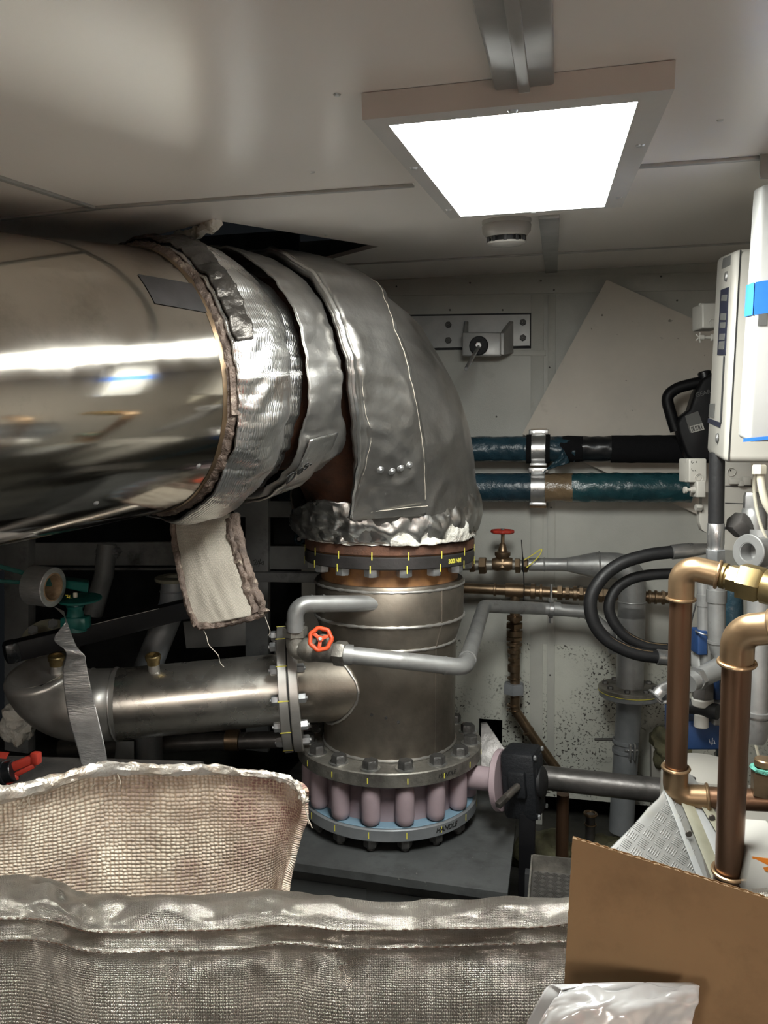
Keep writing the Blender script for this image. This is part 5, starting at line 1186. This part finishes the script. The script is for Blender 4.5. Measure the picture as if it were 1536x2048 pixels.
mb = MB(); ex = (tq[1] - tq[0]).normalized(); ey = (tq[3] - tq[0]).normalized(); ex2 = (ex + ey).normalized(); ey2 = ZZ.cross(ex2)
for i in range(8):
    for j in range(9):
        c_ = tq[0] + ex * (.02 + i * .02) + ey * (.02 + j * .02); a, b = (ex2, ey2) if (i + j) % 2 else (ey2, ex2)
        for k in range(-2, 3): mb.bar(c_ + b * k * .004 - a * .008 + ZZ * .001, c_ + b * k * .004 + a * .008 + ZZ * .001, .0015, .0016, ZZ, .0003)
obj('tread_pattern', mb, 'treaddark', t)
q = [P(962, 1448, 2.5), P(974, 1446, 2.5), P(1024, 1520, 2.4), P(1024, 1540, 2.4), P(962, 1540, 2.4)]
obj('gusset', bevslab(q, FH * .012, .001), 'darkpipe', label='grey gusset plate to the right of the vessel foot flange', cat_='gusset')
mb = MB(); mb.bar(W(1318, 1490, .1), W(1318, 1640, .1), .06, .06, NY); obj('frame_post', mb, 'boxcream', label='short cream post behind the grey lower pipe', cat_='post')
# dull yellow insulation foam in the bilge
mb = MB(); 
def blob(c, r, seed, sx=1, sz=1, n=24):
    mb = MB(); prof = []
    vs = []; fs = []
    for i in range(n + 1):
        for j in range(n):
            a = PI * i / n; b = 2 * PI * j / n; d = V((math.sin(a) * math.cos(b) * sx, math.sin(a) * math.sin(b), math.cos(a) * sz)); vs.append(c + d * r * (1 + .45 * noise.noise(d * 1.8 + V((seed, 0, 0))) + .12 * noise.noise(d * 6 + V((seed, 0, 0)))))
    fs = [(i * n + j, i * n + (j + 1) % n, (i + 1) * n + (j + 1) % n, (i + 1) * n + j) for i in range(n) for j in range(n)]
    return mb.add(vs, fs)
obj('foam_lump', blob(W(1340, 1490, .12), .07, 1, 1, 1.2), 'foamdirty', label='yellowed foam lump beside the grey lower pipe', cat_='foam')
obj('foam_lump', blob(P(1090, 1710, 2.7), .09, 3, 1.3, .8), 'foamdirty', label='yellowed foam lump in the bilge behind the brown pipe', cat_='foam')
obj('foam_lump', blob(P(1215, 1715, 2.6), .08, 5, 1.2, .8), 'foamdirty', label='yellowed foam lump in the bilge left of the tread guard', cat_='foam')
# ------------------------------------------------------------------ STEEL FRAMES ON THE LEFT
def fbar(name, a, b, wpx, th, m='frame', off=.12, label=None, cat_='beam', d=3.05):
    p, q = W(*a, off), W(*b, off); mb = MB(); mb.bar(p, q, rp(wpx, d), th, NY, .002) if False else None
    X = (q - p).normalized(); Z = X.cross(V((0, 1, 0))).normalized(); mb.box((p + q) / 2, (q - p).length, th, rp(wpx, d), X, V((0, 1, 0)), Z, .002)
    return obj(name, mb, m, label=label, cat_=cat_)
o = fbar('steel_beam', (-160, 1108), (480, 1106), 50, .04, label='long grey steel beam under the exhaust duct', off=.16)
obj('lower_lip', MB().bar(W(-160, 1137, .16), W(480, 1136, .16), .008, .07, ZZ, .002), 'frame', o)
fbar('steel_frame', (0, 1000), (62, 1450), 0, 0) if False else None
fbar('steel_post', (40, 1000), (40, 1500), 62, .05, off=.2, label='dark steel post at the far left', cat_='post')
fbar('steel_post', (516, 980), (516, 1500), 52, .03, off=.1, label='grey steel post left of the branch flange', cat_='post')
o = fbar('steel_beam', (540, 1115), (650, 1115), 50, .03, off=.08, label='short grey steel beam left of the upper flange')
obj('lower_lip', MB().bar(W(490, 1152, .12), W(650, 1154, .12), .04, .06, ZZ, .003), 'frame', o)
fbar('steel_beam', (470, 1018), (650, 1018), 34, .03, off=.09, label='upper grey steel beam behind the lagging')
fbar('recess_plate', (548, 1060), (650, 1060), 62, .01, 'dark', off=.03, label='dark recess panel between the short beams', cat_='panel')
o = fbar('inspection_panel', (370, 1270), (500, 1262), 60, .01, 'trim', off=.1, label='pale panel seen behind the angled grey pipe', cat_='panel')
obj('pen_note', strokes([[(507, 1122), (511, 1119), (514, 1122), (508, 1130), (515, 1129)], [(517, 1121), (515, 1128), (522, 1126)], [(521, 1118), (517, 1133)], [(526, 1122), (522, 1127), (526, 1130), (528, 1125), (526, 1122)]], .0012, lambda x, y: W(x, y, .118)), 'ink', label='small handwritten number 240 on the grey post', cat_='writing')
o = thing('grommet', 'dark blue rubber grommet left of the upper flange', 'grommet', W(599, 1086, .1)); obj('ring', MB().ring(W(599, 1078, .1), NY, .018, .007, 24), 'bluewrap', o); obj('hub', MB().cyl(W(599, 1078, .1), NY, .008, .01, 16), 'galv', o)
o = pipe('frame_strut', 'grey oval strut with blobs of sealant under the long beam', [W(214, 1090, .20), W(208, 1150, .22), W(186, 1228, .22)], .04, 'frame', .05, cat_='strut')
obj('sealant', blob(W(204, 1103, .19), .025, 9), 'greypaint', o); obj('sealant', blob(W(228, 1104, .19), .028, 11), 'greypaint', o)
# angled grey pipe with open flange
a_ = [P(350, 1158, 2.62), P(347, 1205, 2.62), P(292, 1345, 2.60), P(300, 1560, 2.55)]
t = thing('angled_pipe', 'grey pipe with open top flange leaning behind the branch pipe', 'pipe', a_[-1])
a_.append(V((a_[-1].x, a_[-1].y, 0)))
obj('pipe_run', MB().sweep(fillet(a_, .08, 8), rp(27, 2.6), 28), 'greypaint', t)
obj('weld_bead', MB().ring(a_[0].lerp(a_[1], .5), ZZ, rp(27, 2.6), .003, 28), 'greypaint', t)
obj('open_flange', MB().tubering(a_[0] - ZZ * .004, (ZZ + FH * -.05).normalized(), .036, .066, .012, 40), 'yellowed', t)
q0, q1 = P(330, 1484, 2.6), P(575, 1478, 2.6)
o = pipe('lower_pipe', 'dark grey pipe below the steel branch pipe', [P(120, 1496, 2.6), q1], rp(17, 2.6), 'darkpipe', 0)
obj('coupling', MB().lathe([(.026, -.025), (.036, -.022), (.036, .022), (.026, .025)], P(465, 1480, 2.6), RT, 28), 'bronze', o)
o = pipe('drum', 'dark blue-grey cylinder lying under the branch pipe', [P(-120, 1560, 2.0), P(400, 1575, 2.0)], rp(50, 2.0), 'darkpipe', 0, cat_='cylinder', n=36)
# teal valve with tape roll on its handle
t = thing('teal_valve', 'teal painted valve with lever behind the hanging tape', 'valve', P(148, 1255, 2.12))
def tbx(name, x0, y0, x1, y1, d, dep, m='teal', bev=.004):
    q = [P(x0, y0, d), P(x1, y0, d), P(x1, y1, d), P(x0, y1, d)]; return obj(name, hexa(MB(), q, [p + FH * dep for p in q], bev), m, t)
obj('valve_body', MB().lathe([(.03, -.07), (.026, -.04), (.02, -.01), (.024, .0)], P(150, 1212, 2.14), ZZ, 24).box(P(152, 1245, 2.14), .07, .05, .035, RT, FH, ZZ, .006), 'teal', t)
obj('indicator_disc', MB().cyl(P(160, 1200, 2.14), (ZZ - FH * .1).normalized(), .058, .006, 40), 'teal', t)
obj('lever_hub', hexa(MB(), [P(125, 1160, 2.12), P(178, 1166, 2.10), P(176, 1186, 2.10), P(125, 1176, 2.12)], [P(127, 1152, 2.18), P(178, 1158, 2.18), P(176, 1180, 2.18), P(127, 1170, 2.18)], .004), 'teal', t)
obj('lever_arms', MB().bar(P(130, 1168, 2.13), P(60, 1150, 2.05), .012, .01).bar(P(62, 1150, 2.05), P(-40, 1122, 1.95), .012, .006).bar(P(66, 1166, 2.05), P(-40, 1160, 1.95), .010, .006).bar(P(130, 1170, 2.13), P(62, 1166, 2.05), .012, .01), 'teal', t)
obj('stop_bolt', MB().cyl(P(151, 1195, 2.10), ZZ, .006, .014, 12), 'cable', t)
obj('maker_mark', strokes([[(131, 1190), (140, 1193)], [(133, 1194), (143, 1196)], [(136, 1189), (134, 1196)], [(140, 1190), (138, 1197)]], .0008, lambda x, y: P(x, y, 2.079)), 'yellow', t)
rc = P(86, 1172, 2.06); rx = (RT * .95 - FH * .24 - ZZ * .06).normalized()
t = thing('tape_roll', 'roll of shiny foil tape hung on the teal valve lever', 'tape', rc - ZZ * .05)
obj('tape_wind', MB().tubering(rc - rx * .032, rx, .038, .053, .064, 56, .001), 'tape', t)
obj('core', MB().tubering(rc - rx * .0325, rx, .034, .0385, .065, 48, .0005), 'cardedge', t)
cl_ = [P(118, 1218, 2.07), P(132, 1242, 2.03), P(128, 1275, 1.99), P(142, 1312, 1.98), P(152, 1345, 2.02), P(160, 1400, 2.06), P(172, 1450, 2.06), P(190, 1540, 2.02), P(196, 1600, 2.0)]
wd = [(-12, 6), (2, -4), (-22, 12), (-14, 24), (-24, 18), (-26, 22), (-26, 25), (-24, 27), (-24, 28)]
rows_ = [[P(118 - 12, 1212, 2.07), P(128, 1222, 2.06)], [P(131, 1240, 2.03), P(134, 1243, 2.03)], [P(108, 1278, 2.0), P(152, 1290, 1.99)], [P(132, 1304, 1.98), P(170, 1312, 1.98)], [P(126, 1342, 2.02), P(172, 1326, 2.02)], [P(129, 1385, 2.04), P(182, 1375, 2.04)], [P(138, 1440, 2.06), P(194, 1425, 2.06)], [P(158, 1510, 2.0), P(212, 1505, 2.0)], [P(170, 1580, 1.9), P(222, 1575, 1.9)]]
rows_ = [[a, a.lerp(b, .33), a.lerp(b, .66), b] for a, b in rows_]
obj('tape_tail', MB().grid(rows_, 16, 90, lambda u, v: 0.0012 * nz(v * 90, u * 2)), 'tape', t, solid=.0006, label='loose end of tape hanging down')
# black level bar
p0, p1 = P(28, 1302, 2.12), P(420, 1206, 2.42)
t = thing('spirit_level', 'long black bar with striped tape resting behind the branch pipe', 'bar', p0.lerp(p1, .5) - ZZ * .03)
X = (p1 - p0).normalized(); Yq = ZZ.cross(X).normalized()
obj('bar_body', MB().box((p0 + p1) / 2, (p1 - p0).length, .05, .056, X, Yq, X.cross(Yq), .006), 'blackmatte', t)
obj('end_cap', MB().box(p0 - X * .005, .04, .06, .06, X, Yq, X.cross(Yq), .012), 'plastic', t)
zz_ = X.cross(Yq); zz_ = zz_ if zz_.z > 0 else -zz_
ta = p0 + X * .20 + zz_ * .0262 - Yq * 0; mb = MB(); sY = Yq if Yq.dot(CAM - p0) > 0 else -Yq
mb.box(ta + X * .1 + sY * .018, .2, .012, .001, X, Yq, zz_, 0); tt_ = obj('striped_tape', mb, 'white', t)
# flange with bolts, far left
t = thing('bolted_flange', 'pale bolted flange behind the black bar', 'flange', P(95, 1290, 2.5)); ax = (CAM - P(95, 1285, 2.5)).normalized() * .8 + ZZ * .5; ax.normalize()
obj('flange_disc', MB().cyl(P(100, 1290, 2.5), ax, .09, .012, 40), 'yellowed', t)
many('bolt', boltm(.016, .014), 'zinc', t, [(P(66, 1262, 2.44), ax, 0), (P(106, 1250, 2.44), ax, 0)])
# red clamp tool
t = thing('clamp_tool', 'red handled clamp tool lying on the dark cylinder', 'tool', P(45, 1550, 1.86))
obj('red_handle', MB().bar(P(20, 1536, 1.86), P(80, 1512, 1.86), .022, .014, bev=.005).bar(P(30, 1550, 1.86), P(70, 1530, 1.86), .012, .012, bev=.003).bar(P(10, 1566, 1.85), P(36, 1552, 1.86), .016, .012, bev=.004).box(P(72, 1516, 1.86), .022, .02, .03, bev=.005), 'red', t)
obj('clamp_ring', MB().cyl(P(-10, 1552, 1.86), (RT + ZZ * .3).normalized(), .026, .05, 28).ring(P(10, 1546, 1.86), (RT + ZZ * .3).normalized(), .026, .004, 28), 'plastic', t)
obj('red_tag', MB().slab([P(-5, 1504, 1.88), P(18, 1506, 1.88), P(12, 1518, 1.88), P(-5, 1516, 1.88)], FH * .003), 'red', label='small red tag at the far left edge', cat_='tag')
obj('rag', blob(P(38, 1445, 2.3), .05, 14, 1, 1.2), 'fibre', label='crumpled white rag below the curved pipe end', cat_='rag')
obj('junction_box', hexa(MB(), [P(232, 1482, 2.5), P(268, 1482, 2.5), P(268, 1530, 2.5), P(228, 1530, 2.5)], [P(232, 1482, 2.56), P(268, 1482, 2.56), P(268, 1530, 2.56), P(228, 1530, 2.56)], .003), 'frame', label='small slate grey box under the branch pipe', cat_='electrical box')
# ------------------------------------------------------------------ FOREGROUND LAGGING BLANKETS AND CARDBOARD
te = [(-90, 1760, .70), (40, 1756, .73), (110, 1768, .75), (190, 1788, .77), (330, 1790, .80), (470, 1788, .82), (570, 1783, .83), (690, 1797, .84), (850, 1800, .84), (1000, 1799, .83), (1140, 1796, .81), (1300, 1792, .78), (1500, 1782, .74), (1640, 1776, .70)]
def row(dy, dd, wob=0, sd=0): return [P(x, y + dy + wob * nz(x * .012, sd), d + dd) for x, y, d in te]
rws = [row(60, .060), row(18, .058), row(0, .040, 3, 1), row(10, .010, 3, 2), row(50, -.020, 4, 3), row(100, -.030, 4, 4), row(180, -.042), row(320, -.055), row(460, -.06), row(600, -.05)]
def vst(u, k): return interp(u, [.05, .4, .78], [.598, .568, .528] if k else [.520, .493, .452])
def fnb(u, v):
    return (.0035 + .005 * math.exp(-((v - .36) / .1) ** 2)) * nz(u * 18, v * 12, 1) + .0018 * nz(u * 45, v * 22, 2) + .004 * nz(u * 5, v * 9, 7) - .0028 * (math.exp(-((v - vst(u, 0)) / .008) ** 2) + math.exp(-((v - vst(u, 1)) / .008) ** 2))
t = thing('foil_blanket', 'large silver foil insulation blanket across the foreground', 'blanket', P(560, 2400, .78))
obj('foil_cover', MB().grid(rws, 260, 150, fnb), 'foilfront', t, solid=.004, soff=-1)
def crow(v, off=.0012):
    out = []
    tmp = MB().grid(rws, 260, 600, lambda u, vv: fnb(u, vv) + off); 
    return [tmp.v[round(vst(i / 260, v) * 600) * 261 + i].lerp(tmp.v[(round(vst(i / 260, v) * 600)) * 261 + i], .5) for i in range(261)]
mb = MB()
for v in (0, 1): mb.sweep(crow(v), .0010, 5, fn=lambda i, a: .0003 * math.sin(i * 2.4))
obj('stitching', mb, 'stitch', t, label='brown double stitching')
# curled rear flap with woven lining
re_ = [(-90, 1606, .86), (-20, 1592, .90), (50, 1580, .93), (120, 1560, .97), (200, 1538, 1.01), (270, 1538, 1.05), (350, 1540, 1.09), (420, 1538, 1.12), (480, 1545, 1.15), (550, 1552, 1.17), (588, 1567, 1.17), (604, 1590, 1.15)]
bo_ = [(-90, 1900, .84), (-20, 1900, .88), (50, 1900, .92), (120, 1900, .96), (200, 1900, 1.0), (270, 1895, 1.04), (350, 1890, 1.07), (420, 1880, 1.09), (480, 1860, 1.10), (525, 1830, 1.11), (550, 1800, 1.10), (562, 1780, 1.09)]
rr = []
for k in (0, .25, .5, .75, 1.0):
    rr.append([P(a[0] + (b[0] - a[0]) * k + 6 * math.sin(PI * k) * (i / 11), a[1] + (b[1] - a[1]) * k, a[2] + (b[2] - a[2]) * k + .012 * math.sin(PI * k)) for i, (a, b) in enumerate(zip(re_, bo_))])
t = thing('woven_blanket', 'curled insulation blanket showing its cream woven lining', 'blanket', P(300, 1900, 1.0))
obj('woven_lining', MB().grid(rr, 150, 60, lambda u, v: .005 * nz(u * 6, v * 3) + .002 * nz(u * 20, v * 8)), 'weave', t, solid=.012, soff=1)
rim = cat([P(x, y, d - .004) for x, y, d in re_] + [P(612, 1606, 1.14)], 14)
nr = len(rim); obj('foil_rim', MB().sweep(rim, [interp(i, [0, 60, 110, nr], [.0095, .0085, .006, .0048]) for i in range(nr)], 14, fn=lambda i, a: .0032 * nz(i * .22, math.cos(a) * 1.5, math.sin(a) * 1.5) + .0016 * nz(i * .7, a)), 'rim', t, label='wrapped foil rim')
mb = MB(); random.seed(4)
for x, y, d in ((50, 1590, .92), (58, 1592, .92), (66, 1590, .93), (235, 1548, 1.02), (228, 1550, 1.02), (190, 1556, 1.0)):
    p_ = P(x, y, d); mb.sweep([p_, p_ + RT * random.uniform(-.006, .004) - ZZ * .008, p_ + RT * random.uniform(-.012, .008) - ZZ * .014], .0006, 4)
obj('frayed_fibres', mb, 'thread', t, kind='stuff')
mb = MB(); mb.sweep(cat([P(608, 1608, 1.14), P(612, 1622, 1.14), P(616, 1638, 1.14), P(618, 1648, 1.14)], 5), .001, 5); mb.sweep([P(616, 1638, 1.14), P(622, 1650, 1.14), P(624, 1656, 1.14)], .0008, 5)
obj('loose_thread', mb, 'thread', t)
# cardboard
ca, cb, cc_, cdn = P(1145, 1676, .66), P(1600, 1818, .60), None, P(1126, 2010, .655)
cn_ = (cb - ca).cross(cdn - ca).normalized(); cn_ = cn_ if cn_.dot(CAM - ca) > 0 else -cn_; cc_ = onP(1600, 2170, ca, cn_)
t = thing('cardboard_sheet', 'torn brown corrugated cardboard sheet at the lower right', 'cardboard', cdn)
q = [ca, cb, cc_, cdn]
def tearedge(a, b, n, amp, sd): return [a.lerp(b, i / n) + (b - a).normalized().cross(cn_) * amp * nz(i * .8, sd) for i in range(n)]
poly = tearedge(ca, cb, 60, .0011, 1) + tearedge(cb, cc_, 8, 0, 2) + tearedge(cc_, cdn, 30, .0008, 3) + tearedge(cdn, ca, 40, .0008, 4)
obj('front_liner', MB().slab(poly, cn_ * -.0006), 'card', t)
poly2 = tearedge(ca, cb, 60, .0012, 7) + tearedge(cb, cc_, 8, 0, 2) + tearedge(cc_, cdn, 30, .0008, 3) + tearedge(cdn, ca, 40, .0008, 4)
obj('back_liner', MB().slab([p - cn_ * .0046 for p in poly2], cn_ * -.0006), 'card', t)
ev = (cb - ca).normalized(); L_ = (cb - ca).length; n = 560; dn_ = (cdn - ca)
vs = []; 
for i in range(n + 1):
    s_ = L_ * i / n; o_ = ca + ev * s_ - cn_ * (.0026 + .0019 * math.sin(2 * PI * s_ / .0075)); vs += [o_ + dn_ * .004, o_ + dn_ * .97]
obj('fluting', MB().add(vs, [(2 * i, 2 * i + 2, 2 * i + 3, 2 * i + 1) for i in range(n)]), 'cardedge', t, solid=.0004)
# film bag
bg = [[P(1122, 1980, .600), P(1180, 1972, .602), P(1260, 1973, .604), P(1330, 1975, .602), P(1399, 1972, .600)],
      [P(1108, 2000, .592), P(1180, 1998, .585), P(1260, 1995, .584), P(1330, 1996, .588), P(1396, 1996, .594)],
      [P(1085, 2035, .588), P(1150, 2030, .578), P(1240, 2030, .575), P(1320, 2034, .582), P(1388, 2038, .590)],
      [P(1050, 2110, .590), P(1140, 2110, .575), P(1230, 2110, .572), P(1310, 2110, .58), P(1370, 2110, .59)],
      [P(1040, 2200, .60), P(1140, 2200, .585), P(1230, 2200, .58), P(1310, 2200, .59), P(1360, 2200, .60)]]
t = thing('film_bag', 'shiny crinkled white plastic bag in front of the cardboard', 'bag', P(1230, 2150, .6))
obj('front_film', MB().grid(bg, 90, 60, lambda u, v: .006 * nz(u * 4 + v * 2, v * 3, 5) + .0015 * nz(u * 14, v * 9)), 'bag', t, solid=.0008)
obj('back_film', MB().grid([[p + FW * .018 for p in r] if i else r for i, r in enumerate(bg)], 30, 20), 'bag', t, solid=.0008)
# casing that carries the blankets, below the picture
zc_ = P(560, 2400, .78).z
t = thing('engine_casing', 'low grey engine casing carrying the blankets under the camera', 'casing', V((0, .6, 0)))
mb = MB(); mb.box(V((-.25, .62, zc_ / 2)), 1.5, .85, zc_, bev=.02); obj('casing_body', mb, 'greypaint', t)
# ------------------------------------------------------------------ UNSEEN PROPS ADDED OUT OF FRAME (to be reflected in the polished duct)
t = thing('added_tool_chest', 'red tool chest added behind the camera for the duct to reflect', 'tool chest', V((1.05, -.9, 0)))  # added prop, gives the duct something red to mirror
mb = MB(); mb.box(V((1.05, -.9, .45)), .7, .5, .9, bev=.01); obj('chest_body', mb, 'red', t)
for k in range(4): mb = MB(); mb.box(V((.69, -.9, .18 + .2 * k)), .02, .44, .17, bev=.004); obj('drawer', mb, 'red', t)
t = thing('workbench', 'wooden workbench added behind the camera for the duct to reflect', 'workbench', V((-.6, -1.6, 0)))  # unseen bench, put in only for the duct's reflections
mb = MB(); mb.box(V((-.6, -1.6, .86)), 1.8, .6, .05); obj('bench_top', mb, 'card', t)
for sx in (-1, 1):
    for sy in (-1, 1): mb = MB(); mb.box(V((-.6 + sx * .82, -1.6 + sy * .24, .415)), .07, .07, .83); obj('leg', mb, 'greypaint', t)
mb = MB(); mb.box(V((.95, .95, .45)), .5, .9, .9, bev=.02); obj('added_engine_block', mb, 'greypaint', label='grey engine block added low at the right, outside the picture, for the duct to reflect', cat_='engine')  # out-of-frame block added so the polished duct mirrors it
